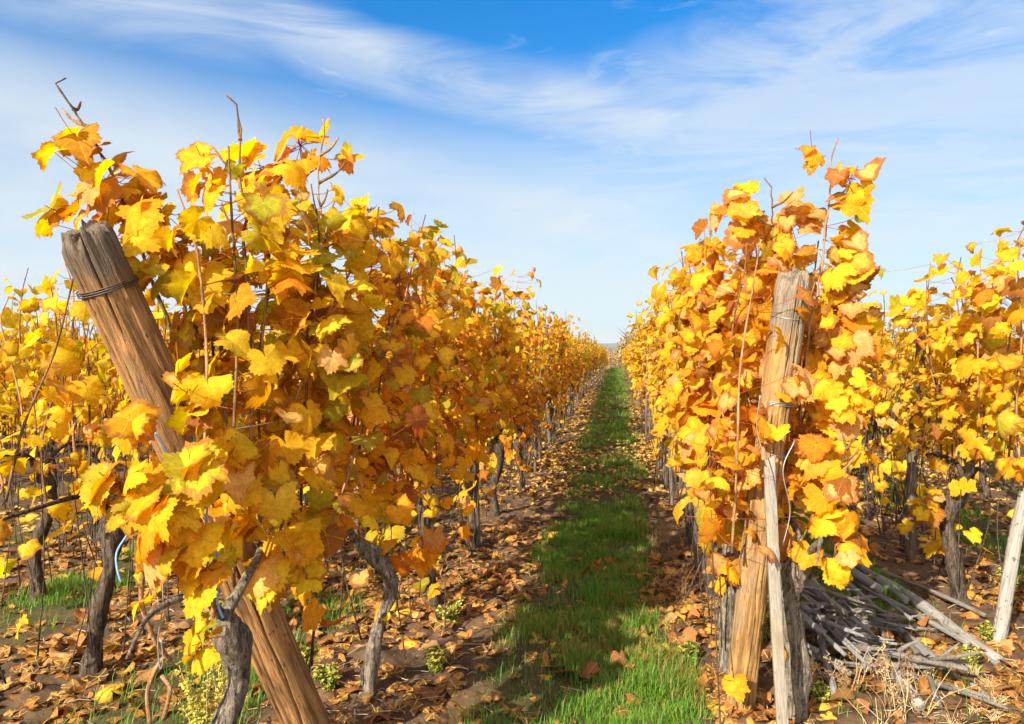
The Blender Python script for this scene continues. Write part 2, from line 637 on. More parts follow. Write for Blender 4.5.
def leaves(g, rng, P, N, T, S, col, wither, lod='hi', curl=1.0, petiole=None):
    """adds n leaf blades at petiole junctions P, facing N, tips towards T"""
    uv, ax, tri = TPL[lod]
    n, m = len(P), len(uv)
    N = norm(N)
    T = norm(T - N * (N * T).sum(1, keepdims=True))
    X = np.cross(T, N)
    x = uv[None, :, 0] * np.ones((n, 1)) * rng.uniform(.88, 1.14, (n, 1))
    y = uv[None, :, 1] * np.ones((n, 1)) * rng.uniform(.9, 1.08, (n, 1))
    # asymmetry and irregular outline
    th = np.arctan2(x, y)
    k = 1 + .07 * np.sin(3 * th + rng.uniform(0, 6.3, (n, 1))) + .05 * np.sin(7 * th + rng.uniform(0, 6.3, (n, 1)))
    x, y = x * k, y * k
    r2 = x * x + y * y
    cup = rng.normal(-.10, .24, (n, 1)) * curl
    fold = rng.normal(.10, .24, (n, 1)) * curl
    wav = rng.uniform(.02, .11, (n, 1)) * curl
    z = cup * r2 + fold * np.abs(x) + wav * np.sin(5 * th + rng.uniform(0, 6.3, (n, 1))) * r2 \
        + .6 * wav * np.sin(11 * th + rng.uniform(0, 6.3, (n, 1))) * r2 * r2
    # curl the tip over: bend about the cross axis
    c = rng.normal(.35, .5, (n, 1)) * curl + wither[:, None] * .6
    c = np.where(np.abs(c) < .02, .02, c)
    yb = np.sin(c * y) / c - z * np.sin(c * y)
    zb = z * np.cos(c * y) - (1 - np.cos(c * y)) / c
    cx = rng.normal(0, .45, (n, 1)) * curl + rng.choice([-1, 1], (n, 1)) * wither[:, None] * .5
    cx = np.where(np.abs(cx) < .02, .02, cx)
    xb = np.sin(cx * x) / cx - zb * np.sin(cx * x) * .5
    zc = zb * np.cos(cx * x) - (1 - np.cos(cx * x)) / cx
    L = np.stack([xb, yb, zc], -1) * S[:, None, None]
    V = P[:, None, :] + L[..., 0:1] * X[:, None, :] + L[..., 1:2] * T[:, None, :] + L[..., 2:3] * N[:, None, :]
    F = tri[None] + (np.arange(n) * m)[:, None, None]
    lc = np.repeat(col[:, None, :], m, 1)
    aux = np.empty((n, m, 4))
    aux[..., 0], aux[..., 1] = ax[None, :, 0], ax[None, :, 1]
    aux[..., 2] = rng.uniform(0, 1, (n, 1))
    aux[..., 3] = wither[:, None]
    g.add(V.reshape(-1, 3), F.reshape(-1, 3), lc.reshape(-1, 3), aux.reshape(-1, 4))
    if petiole is not None:
        a, b_ = petiole, P
        d = norm(b_ - a)
        u = norm(np.cross(d, np.array([.2, .3, 1.])))
        w = np.cross(d, u)
        w3 = []
        mid = (a + b_) / 2 - np.array([0, 0, .008])
        for base, rad in ((a, .0016), (mid, .0013), (b_, .0011)):
            for q in range(3):
                an = q * 2.0944
                w3.append(base + rad * (np.cos(an) * u + np.sin(an) * w))
        PV = np.stack(w3, 1)
        f = []
        for s_ in (0, 3):
            for q in range(3):
                f.append((s_ + q, s_ + (q + 1) % 3, s_ + 3 + (q + 1) % 3, s_ + 3 + q))
        f = np.array(f)[None] + (np.arange(n) * 9)[:, None, None]
        pc = np.repeat(np.array([[.52, .22, .07]]), n * 9, 0)
        g.add(PV.reshape(-1, 3), f.reshape(-1, 4), pc, np.zeros((n * 9, 4)))


def pick_cols(rng, n, w):
    w = np.array(w, float)
    k = rng.choice(len(PAL), n, p=w / w.sum())
    c = PAL[k] * rng.uniform(.82, 1.12, (n, 1))
    # blend with a neighbour tone so that no two leaves match exactly
    k2 = rng.choice(len(PAL), n, p=w / w.sum())
    f = rng.uniform(0, .35, (n, 1))
    c = c * (1 - f) + PAL[k2] * f
    wi = np.clip(rng.beta(1.3, 2.6, n) + np.isin(k, (2, 3, 5)) * .25, 0, 1)
    return np.clip(c, 0, .9), wi


#            yellow gold orange brown lime tan lemon
W_LEFT = (.27, .24, .12, .06, .22, .06, .18)
W_RIGHT = (.27, .27, .09, .06, .09, .20, .16)
W_OUTER = (.36, .22, .07, .06, .09, .06, .24)
SUN_H = np.array([-.42, -.79, .45])


def gen_vine(rng, w, lod, ncane=11, half=.60, ztop=1.95, spread=.17, head=.68, clumps=(), extra=1.0, tall=(), ylim=None, dens=1.0, bend=None, rtr=.036, yr=None, front=None, nlow=9):
    """one grapevine round its own base: trunk points, cane polylines and foliage"""
    out = {}
    # trunk
    hx, hy = rng.normal(0, .03), rng.normal(0, .05)
    if bend is None:
        bend = [(rng.normal(0, .04), rng.normal(0, .04)) for _ in range(2)]
    pts = [(0, 0, -.06), (bend[0][0] * .4, bend[0][1] * .4, .08), (bend[0][0], bend[0][1], head * .38), (bend[1][0], bend[1][1], head * .7), (hx, hy, head)]
    out['trunk'] = smooth_path(pts, 7)
    k = len(out['trunk'])
    s = np.linspace(0, 1, k)
    out['trunk_r'] = rtr * (1.0 + .55 * np.exp(-s * 9) - .15 * s + .40 * np.exp(-((s - .9) / .09) ** 2) - .45 * np.clip((s - .94) / .06, 0, 1) + .12 * np.sin(s * 17 + rng.uniform(0, 6)))
    # arms bent down along the wire
    out['arms'] = []
    for sgn in (-1, 1):
        ap = [(hx, hy, head - .01), (hx + rng.normal(0, .02), hy + sgn * .15, head + .10), (rng.normal(0, .02), sgn * (.15 + (half - .15) * .55), head + .10), (rng.normal(0, .03), sgn * half, head + .05)]
        out['arms'].append(smooth_path(ap, 5))
    canes = []
    starts = list(np.linspace(*(yr or (-half, half)), ncane) + rng.normal(0, .03, ncane))
    for y0 in starts:
        zt = ztop + rng.normal(0, .12)
        if rng.random() < .18:
            zt -= rng.uniform(.25, .6)
        x0 = rng.normal(0, .03)
        z0 = head + .08 + rng.normal(0, .04)
        P = [(x0, y0, z0)]
        lean = rng.normal(0, spread * .75)
        dy = rng.normal(0, .10)
        for f in (.3, .6, .85, 1):
            P.append((x0 + lean * f + rng.normal(0, .025), y0 + dy * f + rng.normal(0, .03), z0 + (zt - z0) * f))
        canes.append(smooth_path(P, 6))
    for q in tall:
        tp = smooth_path(q, 8)
        tp[2:-1] += np.cumsum(rng.normal(0, .004, (len(tp) - 3, 3)), 0)
        canes.append(tp)
        for f in (.62, .74, .86):
            p0 = tp[int(f * (len(tp) - 1))]
            d = rng.normal(0, 1, 3) * np.array([1, .6, .3]) + np.array([0, 0, .6])
            canes.append(smooth_path([p0, p0 + d * .035, p0 + d * .06 + np.array([0, 0, .02])], 4))
    out['canes'] = canes
    # thin dark shoots hanging or rising below the wire
    out['low'] = []
    for q in range(nlow):
        y0 = rng.uniform(-half, half)
        x0 = rng.normal(0, .06)
        zb = rng.choice([.02, .15, .35])
        out['low'].append(smooth_path([(x0 + rng.normal(0, .05), y0 + rng.normal(0, .1), zb), (x0 + rng.normal(0, .03), y0 + rng.normal(0, .03), (zb + 1) / 2), (x0, y0, 1.05)], 5))
    g = Geo()
    LP, LA, LS, LO = [], [], [], []
    nfree = 0
    for ci, c in enumerate(canes):
        L = np.concatenate([[0], np.cumsum(np.linalg.norm(np.diff(c, axis=0), axis=1))])
        istall = ci >= ncane
        nodes = np.arange(.03, L[-1], .054 / dens)
        if istall:
            nodes = nodes[nodes < L[-1] - .30]
        else:
            nodes = nodes[nodes < L[-1] - rng.choice([.0, .02, .08, .2])]
        for q, nd in enumerate(nodes):
            p = np.array([np.interp(nd, L, c[:, k]) for k in range(3)])
            fr = nd / L[-1]
            keep = .95 if p[2] > 1.02 else (.7 if p[2] > .86 else .4)
            if istall and p[2] > ztop:
                keep *= .55
            if rng.random() > keep:
                continue
            reps = 1 + (rng.random() < .68 * extra) + (rng.random() < .40 * extra)
            for _ in range(reps):
                side = 1 if (rng.random() < .5) else -1
                out_v = np.array([side * rng.uniform(.4, 1.3), rng.normal(0, .7), rng.uniform(-.3, .75)])
                out_v /= np.linalg.norm(out_v)
                ln = rng.uniform(.05, .12) + (rng.random() < .35) * rng.uniform(.03, spread)
                LP.append(p + out_v * ln)
                LA.append(p)
                LS.append(min(.086, rng.uniform(.034, .074) + (rng.random() < .12) * .014) * (1 - .25 * max(0, fr - .75) / .25))
                LO.append(out_v)
    nfree = len(LP)
    for (cx, cy, cz, rad, num) in clumps:
        for _ in range(num):
            d = rng.normal(0, 1, 3)
            d /= np.linalg.norm(d)
            p = np.array([cx, cy, cz]) + d * rad * rng.uniform(.3, 1) ** .6 * np.array([1, 1, 1.2])
            LP.append(p)
            LA.append(p - d * .09 + np.array([0, 0, .03]))
            LS.append(rng.uniform(.042, .080))
            LO.append(d)
    for c in out['low']:
        for _ in range(4):
            if rng.random() < .6:
                p = c[rng.integers(2, len(c))]
                d = norm(rng.normal(0, 1, 3))
                LP.append(p + d * .07)
                LA.append(p)
                LS.append(rng.uniform(.045, .075))
                LO.append(d)
    LP, LA, LS, LO = map(np.array, (LP, LA, LS, LO))
    iscl = np.arange(len(LP)) >= nfree
    if front is not None:
        ok = front(LP) | (np.arange(len(LP)) >= nfree)
        LP, LA, LS, LO, iscl = LP[ok], LA[ok], LS[ok], LO[ok], iscl[ok]
    n = len(LP)
    N = LO * np.array([.9, .6, .3]) + np.array([0, 0, .42]) + (.30 + .75 * iscl[:, None]) * SUN_H + rng.normal(0, .42, (n, 3))
    T = np.array([0, 0, -.95]) + .45 * LO + rng.normal(0, .38, (n, 3))
    col, wi = pick_cols(rng, n, w)
    bright = iscl & (rng.random(n) < .28)
    col[bright] = PAL[rng.choice([0, 1, 5, 6], bright.sum())] * rng.uniform(.9, 1.1, (bright.sum(), 1))
    wi[bright] *= .5
    leaves(g, rng, LP, N, T, LS, col, wi, lod, 1.0, LA if lod == 'hi' else None)
    out['foliage'] = g
    return out


def cane_geo(c, r=.0055, n=6, rough=.12, seed=0):
    k = len(c)
    rr = r * np.linspace(1, .45, k)
    rr[::3] *= 1.25
    return tube(c, rr, n, rough, seed)


def build_vine(v, label, loc, group, split=True, seed=0, bark=None):
    root = thing('grapevine', label, 'grapevine', loc, group)
    V, F = tube(v['trunk'], v['trunk_r'], 22 if split else 12, .22, seed, twist=5, ridges=6)
    g = Geo()
    g.add(V, F)
    for a in v['arms']:
        V, F = tube(a, .014 * np.linspace(1.2, .22, len(a)), 8, .25, seed + 3)
        g.add(V, F)
    if not split:
        for q, c in enumerate(v['canes'] + v['low']):
            V, F = cane_geo(c, n=5, seed=q)
            g.add(V, F)
    g.build('trunk', bark or M_BARK, root, False)
    if split:
        for q, c in enumerate(v['canes'] + v['low']):
            V, F = cane_geo(c, (.0055 if len(c) > 6 else .003) if q < len(v['canes']) else .0032, seed=q)
            mesh_obj('cane', V, F, M_BARK if q >= len(v['canes']) else M_CANE if q % 3 else M_CANEL, root)
    if v['foliage'].n:
        v['foliage'].build('foliage', M_LEAF, root)
    return root


ORD = ['first', 'second', 'third', 'fourth', 'fifth', 'sixth', 'seventh', 'eighth', 'ninth', 'tenth', 'eleventh', 'twelfth', 'thirteenth', 'fourteenth']
ROWNAME = {'L1': 'the row left of the grass path', 'R1': 'the row right of the grass path', 'L2': 'the second row left of the path', 'R2': 'the second row right of the path',
           'L3': 'the third row left of the path', 'R3': 'the third row right of the path', 'L4': 'the fourth row left of the path', 'R4': 'the fourth row right of the path', 'L5': 'the fifth row left of the path', 'R5': 'the fifth row right of the path', 'L6': 'the sixth row left of the path', 'R6': 'the sixth row right of the path'}

# prototypes for the vines further off, sharing mesh data
protos = {}
for key, w in (('L', W_LEFT), ('R', W_RIGHT), ('O', W_OUTER)):
    protos[key] = []
    for q in range(5):
        v = gen_vine(rng, w, 'mid', 12, .6, 1.78, .13, rtr=.027, nlow=14, dens=.78 if key == 'O' else 1, extra=.55 if key == 'O' else 1)
        protos[key].append(build_vine(v, 'x', (0, -50, 0), 'x', False, q * 7))

used = set()


def far_vine(row, key, x, y, i):
    pr = protos[key][int(rng.integers(5))]
    if i < len(ORD):
        lab = f"golden-leaved grapevine, {ORD[i]} along {ROWNAME[row]}"
    else:
        lab = f"small distant golden grapevine towards the far end of {ROWNAME[row]}"
    z = gzf(x, y)
    s = rng.uniform(.87, 1.08)
    rz = rng.choice([0, math.pi]) + rng.normal(0, .08)
    loc = (x + rng.normal(0, .04), y, z - .01)
    q = min(1, max(0, (y - 10) / 32))
    sc3 = (s * rng.uniform(.9, 1.1) * (1 - .25 * q), s, s * (1 - .22 * q))
    grp = 'grapevines of ' + ROWNAME[row]
    if id(pr) not in used:
        used.add(id(pr))
        pr.location, pr.rotation_euler, pr.scale = loc, (0, 0, rz), sc3
        pr['label'], pr['group'] = lab, grp
        return
    dup(pr, loc, rz, sc3, lab, grp)


def rel(p, base):
    return (p[0] - base[0], p[1] - base[1], p[2] - base[2])


def clump(px, py, y, rad, n, base):
    p = rel(pt(px, py, y), base)
    return (p[0], p[1], p[2], rad, n)


def shoot(base, *pp):
    return [rel(pt(*q), base) for q in pp]


# ---- left row, near vines
bL = [Vector((-1.12, 1.98, 0)), Vector((-1.07, 3.06, 0)), Vector((-1.05, 4.2, 0)), Vector((-1.06, 5.35, 0)), Vector((-1.07, 6.5, 0))]
for b_ in bL:
    b_.z = gzf(b_.x, b_.y)
b0 = bL[0]
v = gen_vine(rng, W_LEFT, 'hi', 10, .46, 1.93, .20, .74, dens=1.0, yr=(.02, .58), rtr=.036, nlow=0,
             front=lambda p: p[:, 1] + 1.98 > 2.62 - .47 * p[:, 2] + .06 - .3 * (p[:, 0] - 1.12 > -.80),
             clumps=[clump(112, 195, 1.98, .12, 24, b0), clump(165, 230, 2.0, .14, 26, b0), clump(75, 135, 1.9, .02, 2, b0), clump(60, 215, 1.98, .04, 4, b0), clump(205, 300, 2.1, .14, 20, b0), clump(215, 400, 2.2, .1, 10, b0),
                     clump(128, 420, 1.62, .035, 4, b0), clump(190, 395, 1.70, .05, 5, b0),
                     clump(120, 490, 1.60, .07, 16, b0), clump(165, 525, 1.62, .08, 18, b0), clump(195, 475, 1.64, .06, 10, b0),
                     clump(205, 575, 1.68, .05, 8, b0), clump(205, 640, 1.72, .04, 5, b0), clump(140, 603, 1.66, .012, 1, b0),
                     clump(300, 560, 2.2, .08, 10, b0), clump(203, 405, 1.80, .05, 7, b0), clump(232, 470, 1.92, .06, 8, b0), clump(228, 535, 1.92, .055, 7, b0), clump(262, 575, 2.1, .05, 5, b0), clump(180, 380, 1.78, .03, 3, b0), clump(330, 330, 2.3, .14, 14, b0), clump(250, 480, 2.0, .12, 16, b0)],
             tall=[shoot(b0, (195, 420, 2.2), (150, 260, 2.05), (105, 160, 1.95), (90, 122, 1.93), (66, 78, 1.9)),
                   shoot(b0, (260, 400, 2.1), (245, 260, 2.1), (233, 190, 2.1), (226, 95, 2.1)),
                   shoot(b0, (330, 400, 2.4), (325, 260, 2.4), (318, 190, 2.4), (322, 117, 2.4))])
build_vine(v, 'leafy golden grapevine beside the leaning end post, its trunk cut by the lower edge', b0, 'grapevines of ' + ROWNAME['L1'], True, 3, M_BARKG)
b1 = bL[1]
v = gen_vine(rng, W_LEFT, 'hi', 12, .58, 1.93, .20, .70, dens=1.05, bend=[(.05, .02), (.10, .05)], rtr=.03,
             clumps=[clump(300, 150, 2.5, .09, 14, b1), clump(262, 175, 2.5, .09, 10, b1), clump(370, 215, 3.0, .08, 12, b1), clump(205, 165, 2.3, .05, 5, b1), clump(345, 160, 2.6, .03, 3, b1),
                     clump(430, 545, 3.3, .07, 12, b1), clump(395, 500, 3.1, .07, 8, b1)])
build_vine(v, 'golden grapevine with a bare crooked trunk right behind the leaning end post', b1, 'grapevines of ' + ROWNAME['L1'], True, 9, M_BARKG)
for i in (2, 3, 4):
    v = gen_vine(rng, W_LEFT, 'hi', 12, .60, 1.95, .17, .68)
    build_vine(v, f"golden-leaved grapevine, {ORD[i]} along {ROWNAME['L1']}", bL[i], 'grapevines of ' + ROWNAME['L1'], True, 20 + i)
for i in range(5, 54):
    far_vine('L1', 'L', ROWS['L1'], 6.5 + (i - 4) * 1.16, i)

# ---- right row, near vines
bR = [Vector((.70, 3.12, 0)), Vector((.50, 3.5, 0)), Vector((.56, 4.5, 0)), Vector((.56, 5.65, 0)), Vector((.57, 6.8, 0))]
for b_ in bR:
    b_.z = gzf(b_.x, b_.y)
b0 = bR[0]
v = gen_vine(rng, W_RIGHT, 'hi', 9, .34, 1.90, .24, .66, dens=1.0, bend=[(.02, 0), (-.03, 0)], rtr=.05, nlow=1, yr=(.10, .42),
             front=lambda p: (p[:, 1] + 3.12 > 3.22 - .135 * p[:, 2] + .07) | (np.abs(p[:, 0] + .70 - .55 - .11 * p[:, 2]) > .19),
             clumps=[clump(738, 215, 3.2, .12, 22, b0), clump(790, 225, 3.3, .12, 18, b0), clump(765, 300, 3.3, .18, 26, b0), clump(850, 185, 3.1, .07, 10, b0), clump(812, 152, 3.1, .03, 3, b0), clump(852, 262, 3.1, .09, 16, b0),
                     clump(835, 400, 3.05, .12, 18, b0), clump(828, 470, 3.0, .12, 18, b0), clump(835, 545, 2.95, .11, 20, b0),
                     clump(720, 450, 3.2, .13, 22, b0), clump(735, 520, 3.2, .08, 12, b0), clump(850, 350, 3.1, .10, 14, b0), clump(835, 310, 3.15, .09, 12, b0), clump(700, 320, 3.4, .13, 18, b0), clump(730, 570, 3.1, .02, 2, b0), clump(775, 430, 2.9, .025, 2, b0), clump(752, 470, 2.98, .05, 5, b0), clump(800, 380, 2.9, .03, 3, b0)],
             tall=[shoot(b0, (800, 420, 3.12), (812, 330, 3.1), (828, 245, 3.1), (838, 138, 3.1)),
                   shoot(b0, (770, 380, 3.2), (765, 290, 3.2), (762, 230, 3.2), (764, 178, 3.2)),
                   shoot(b0, (795, 560, 3.05), (815, 510, 3.0), (840, 470, 2.95), (858, 440, 2.92))])
build_vine(v, 'bushy golden grapevine with thick grey trunk behind the upright end post', b0, 'grapevines of ' + ROWNAME['R1'], True, 31, M_BARKG)
b1 = bR[1]
v = gen_vine(rng, W_RIGHT, 'hi', 10, .5, 1.9, .17, .62, bend=[(.0, 0), (.03, 0)], rtr=.04,
             clumps=[clump(700, 300, 3.6, .14, 18, b1), clump(690, 400, 3.6, .12, 14, b1), clump(705, 245, 3.7, .08, 8, b1)])
build_vine(v, 'golden grapevine with dark trunk close against the back of the upright end post', b1, 'grapevines of ' + ROWNAME['R1'], True, 35, M_BARKG)
for i in (2, 3, 4):
    v = gen_vine(rng, W_RIGHT, 'hi', 12, .60, 1.95, .16, .68)
    build_vine(v, f"golden-leaved grapevine, {ORD[i]} along {ROWNAME['R1']}", bR[i], 'grapevines of ' + ROWNAME['R1'], True, 40 + i)
for i in range(5, 54):
    far_vine('R1', 'R', ROWS['R1'] + .01, 6.8 + (i - 4) * 1.16, i)

# ---- second rows
p = pg(90, 672)
v = gen_vine(rng, W_OUTER, 'hi', 8, .6, 1.75, .16, .72, bend=[(.05, .0), (.10, .02)], dens=.7, extra=.3, rtr=.036, nlow=12)
build_vine(v, 'grapevine with a dark leaning trunk standing at the edge of shaded grass', p, 'grapevines of ' + ROWNAME['L2'], True, 51)
p2 = pg(40, 600)
v = gen_vine(rng, W_OUTER, 'mid', 9, .6, 1.7, .16, .78, bend=[(-.03, .0), (.06, .02)], dens=.6, extra=.3, nlow=12)
build_vine(v, 'grapevine with a dark trunk in the fallen leaves near the picture edge', p2, 'grapevines of ' + ROWNAME['L3'], True, 52)
for i in range(1, 22):
    far_vine('L2', 'O', ROWS['L2'], 3.1 + i * 1.16, i)
p = pg(962, 604)
b0 = p
v = gen_vine(rng, W_OUTER, 'hi', 11, .6, 1.9, .16, .72, bend=[(-.05, .0), (-.08, .02)], rtr=.042, dens=.9,
             clumps=[clump(925, 505, 4.6, .09, 10, b0), clump(1000, 300, 4.2, .16, 20, b0), clump(985, 340, 4.5, .16, 20, b0), clump(920, 320, 5.0, .16, 16, b0)])
build_vine(v, 'grapevine with a crooked trunk, sunlit at its foot, behind the long fallen pole', p, 'grapevines of ' + ROWNAME['R2'], True, 55)
for i in range(1, 22):
    far_vine('R2', 'O', ROWS['R2'], p.y + i * 1.16, i)
for i in range(0, 16):
    far_vine('L3', 'O', ROWS['L3'], 5.3 + i * 1.16, i + 1)
    far_vine('R3', 'O', ROWS['R3'], 5.6 + i * 1.16, i)
for i in range(0, 12):
    far_vine('L4', 'O', ROWS['L4'], 5.5 + i * 1.16, i)
    far_vine('R4', 'O', ROWS['R4'], 8.2 + i * 1.16, i)
for i in range(0, 9):
    far_vine('L5', 'O', ROWS['L5'], 6.5 + i * 1.16, i)
    far_vine('L6', 'O', ROWS['L6'], 8.0 + i * 1.16, i)
    far_vine('R5', 'O', ROWS['R5'], 11 + i * 1.16, i)
    far_vine('R6', 'O', ROWS['R6'], 14 + i * 1.16, i)


# ------------------------------------------------------------------ posts
def post_mesh(L, r0, r1, seed, cracks, tip=.03, n=180, k=120, bow=0.0, slant=(0, 0)):
    th = np.linspace(0, 2 * np.pi, n, endpoint=False)
    t = np.linspace(0, 1, k)
    TH, T = np.meshgrid(th, t)
    Z = T * L
    r = r0 + (r1 - r0) * T
    nz = fbm(np.cos(TH) * 1.2 + seed, np.sin(TH) * 1.2 + Z * .9 + seed, seed, 3) - .5
    nf = fbm(TH * 14 / 6.28 * 2 + seed, Z * 2.5, seed + 5, 3) - .5
    # make the fine grain wrap round
    blend = np.clip((TH - 5.6) / .65, 0, 1)
    nf = nf * (1 - blend) + (fbm((TH - 2 * np.pi) * 14 / 6.28 * 2 + seed, Z * 2.5, seed + 5, 3) - .5) * blend
    r = r * (1 + .16 * nz + .06 * nf)
    dark = np.zeros_like(r)
    for (a0, da, z0, z1, w, dep) in cracks:
        ac = a0 + da * (Z / L) + .16 * (vnoise(Z * 7 + a0 * 9, Z * 0, seed + 2) - .5)
        d = np.angle(np.exp(1j * (TH - ac)))
        along = np.clip((Z - z0) / .12, 0, 1) * np.clip((z1 - Z) / .12, 0, 1)
        r = r * (1 - dep * along * np.exp(-(d / w) ** 2))
    for q in range(5):
        ka, kz = 3.9 + 2.2 * ((q * .618 + seed * .37) % 1), L * ((q * .37 + .12 + seed * .11) % .95)
        da = np.angle(np.exp(1j * (TH - ka)))
        g_ = np.exp(-(da / .22) ** 2 - ((Z - kz) / .05) ** 2)
        r = r * (1 + .07 * g_ - .10 * np.exp(-(da / .07) ** 2 - ((Z - kz) / .018) ** 2))
    chip = vnoise(TH * 5 + seed, Z * 2.2, seed + 9)
    r = r * (1 - .05 * np.clip((chip - .62) * 9, 0, 1))
    r = r * (1 - .13 * np.clip((T - (1 - tip)) / tip, 0, 1) ** 3)
    jag = .05 * (vnoise(TH * 3.2 + seed, T * 0 + .5, seed + 1) - .5) + .03 * (vnoise(TH * 9 + seed, T * 0 + .5, seed + 3) - .5)
    jag = jag * np.minimum(1, (2 * np.pi - TH) / .4)
    X = r * np.cos(TH) + bow * np.sin(np.pi * T)
    Y = r * np.sin(TH)
    Z = Z + T ** 20 * (slant[0] * X + slant[1] * Y + jag) + (T > .999) * (.02 * (fbm(np.cos(TH) * 3 + seed, np.sin(TH) * 3, seed, 2) - .5))
    V = np.stack([X, Y, Z], -1).reshape(-1, 3)
    i = np.arange(k - 1)[:, None] * n
    j = np.arange(n)[None, :]
    j2 = (j + 1) % n
    F = [np.stack([i + j, i + j2, i + n + j2, i + n + j], -1).reshape(-1, 4)]
    # end grain: inner rings, slightly sunk and rough
    top = V[-n:]
    c = top.mean(0)
    base = len(V)
    rings = [V]
    prev = np.arange((k - 1) * n, k * n)
    for q in (.8, .5, .2):
        ring = c + (top - c) * q + np.array([0, 0, .004]) + np.array([0, 0, 1]) * (.008 * (vnoise(top[:, 0:1] * 300 * q, top[:, 1:2] * 300 * q, seed) - .5))
        rings.append(ring)
        cur = np.arange(base, base + n)
        F.append(np.stack([prev, np.roll(prev, -1), np.roll(cur, -1), cur], 1))
        prev = cur
        base += n
    rings.append(c[None])
    F.append(np.stack([prev, np.roll(prev, -1), np.full(n, base)], 1))
    return np.vstack(rings), F


def crisp_end(o, n=180, k=120):
    sm = np.zeros(len(o.data.polygons), bool)
    sm[:(k - 1) * n] = True
    o.data.polygons.foreach_set('use_smooth', sm)


def align(o, a, b):
    d = (Vector(b) - Vector(a)).normalized()
    o.rotation_euler = d.to_track_quat('Z', 'Y').to_euler()


def ring_wire(r, z, turns=2, seed=0, rw=.0018):
    rs = np.random.default_rng(seed)
    a = np.linspace(0, 2 * np.pi * turns, 40 * turns)
    rr = r * 1.0 + .002 * np.sin(a * 3 + seed)
    P = np.stack([rr * np.cos(a), rr * np.sin(a), z + .006 * a / 6.28 + .004 * np.sin(a * 1.0 + seed)], 1)
    return tube(P, rw, 5)


# leaning end post of the left row
pb, ptop = pt(322, 768, 2.62), pt(84, 232, 1.78)
pb.z = gzf(pb.x, pb.y) - .05
L = (ptop - pb).length
root = thing('end_post', 'thick brown wooden post leaning over at the end of the left row, split low down', 'post', pb)
V, F = post_mesh(L, .080, .070, 5, [(4.6, .2, -.2, .85, .05, .45), (5.6, .1, .2, 1.3, .03, .16), (3.9, .3, .7, 1.75, .022, .12), (4.9, .1, .9, 1.9, .02, .12), (4.7, 0, L - .5, L + 1, .022, .42), (5.5, 0, L - .3, L + 1, .02, .34), (4.1, 0, L - .25, L + 1, .02, .3), (5.1, .1, .4, 1.2, .018, .2)], .018, slant=(.1, .25), bow=.012)
sh = mesh_obj('shaft', V, F, M_POSTL, root)
crisp_end(sh)
align(sh, pb, ptop)
tb = mesh_obj('wire_band', *ring_wire(0.076, L - .16, 3, 2, .002), M_RUST, sh)
wv, wf = ring_wire(.080, L - .80, 2, 3)
mesh_obj('wire_band', wv, wf, M_WIRE, sh)

# upright end post of the right row
pb, ptop = pt(738, 692, 3.22), pt(794, 276, 2.98)
pb.z = gzf(pb.x, pb.y) - .06
L = (ptop - pb).length
rootR = thing('end_post', 'thick honey-coloured wooden post with weathered grey top and long crack', 'post', pb)
V, F = post_mesh(L, .060, .064, 8, [(4.5, .15, .55, 2.0, .03, .36), (4.3, -.1, .0, .75, .025, .25), (5.3, .2, .9, 1.5, .022, .16), (5.0, .1, 1.3, 2, .026, .2), (4.1, .1, .8, 1.9, .02, .12), (4.75, 0, L - .62, L + 1, .03, .5), (5.4, 0, L - .4, L + 1, .022, .4), (4.2, 0, L - .3, L + 1, .022, .34), (4.9, 0, .1, .9, .018, .2)], .045, slant=(.25, .1), bow=-.012)
sh = mesh_obj('shaft', V, F, M_POSTR, rootR)
crisp_end(sh)
align(sh, pb, ptop)
mesh_obj('wire_band', *ring_wire(.068, L - .50, 3, 4), M_WIRE, sh)
mesh_obj('wire_band', *ring_wire(.068, L - .70, 2, 5), M_WIRE, sh)
mesh_obj('wire_band', *ring_wire(.068, L - .16, 1, 6, .0014), M_WIRE, sh)


def board(a, b, w, t, name, mat, label, cat, group=None, seed=0, facing=(0, -1, 0)):
    """sawn batten with rubbed edges between two points"""
    a, b = Vector(a), Vector(b)
    L = (b - a).length
    k = 24
    cs = np.array([(-1, -1), (-.86, -1.0), (.86, -1), (1, -1), (1, -.7), (1, .7), (1, 1), (.86, 1), (-.86, 1), (-1, 1), (-1, .7), (-1, -.7)], float)
    cs[[0, 3, 6, 9]] *= .94
    z = np.linspace(0, L, k)
    V = []
    for q, zz in enumerate(z):
        n = 1 + .06 * (vnoise(np.array([zz * 9.]), np.array([seed * 3.1]), seed)[0] - .5)
        dx = .004 * math.sin(zz * 3 + seed)
        V.append(np.stack([cs[:, 0] * w / 2 * n + dx, cs[:, 1] * t / 2, np.full(12, zz) + (.012 * cs[:, 0] if q == k - 1 else 0)], 1))
    V = np.vstack(V)
    i = np.arange(k - 1)[:, None] * 12
    j = np.arange(12)[None, :]
    j2 = (j + 1) % 12
    F = [np.stack([i + j, i + j2, i + 12 + j2, i + 12 + j], -1).reshape(-1, 4), np.arange(11, -1, -1)[None], (np.arange(12) + (k - 1) * 12)[None]]
    o = mesh_obj(name, V, F, mat, smooth=False)
    o.location = a
    zd = (b - a).normalized()
    yd = Vector(facing) * -1
    yd = (yd - zd * yd.dot(zd)).normalized()
    xd = yd.cross(zd)
    o.rotation_euler = Matrix((xd, yd, zd)).transposed().to_euler()
    return tag(o, label, cat, group)


la, lb = pt(785, 752, 2.80), pt(769, 458, 2.95)
la.z = gzf(la.x, la.y) - .03
board(la, lb, .042, .026, 'lath', M_LATH, 'pale sawn lath leaning on the front of the honey-coloured post', 'lath', seed=3)


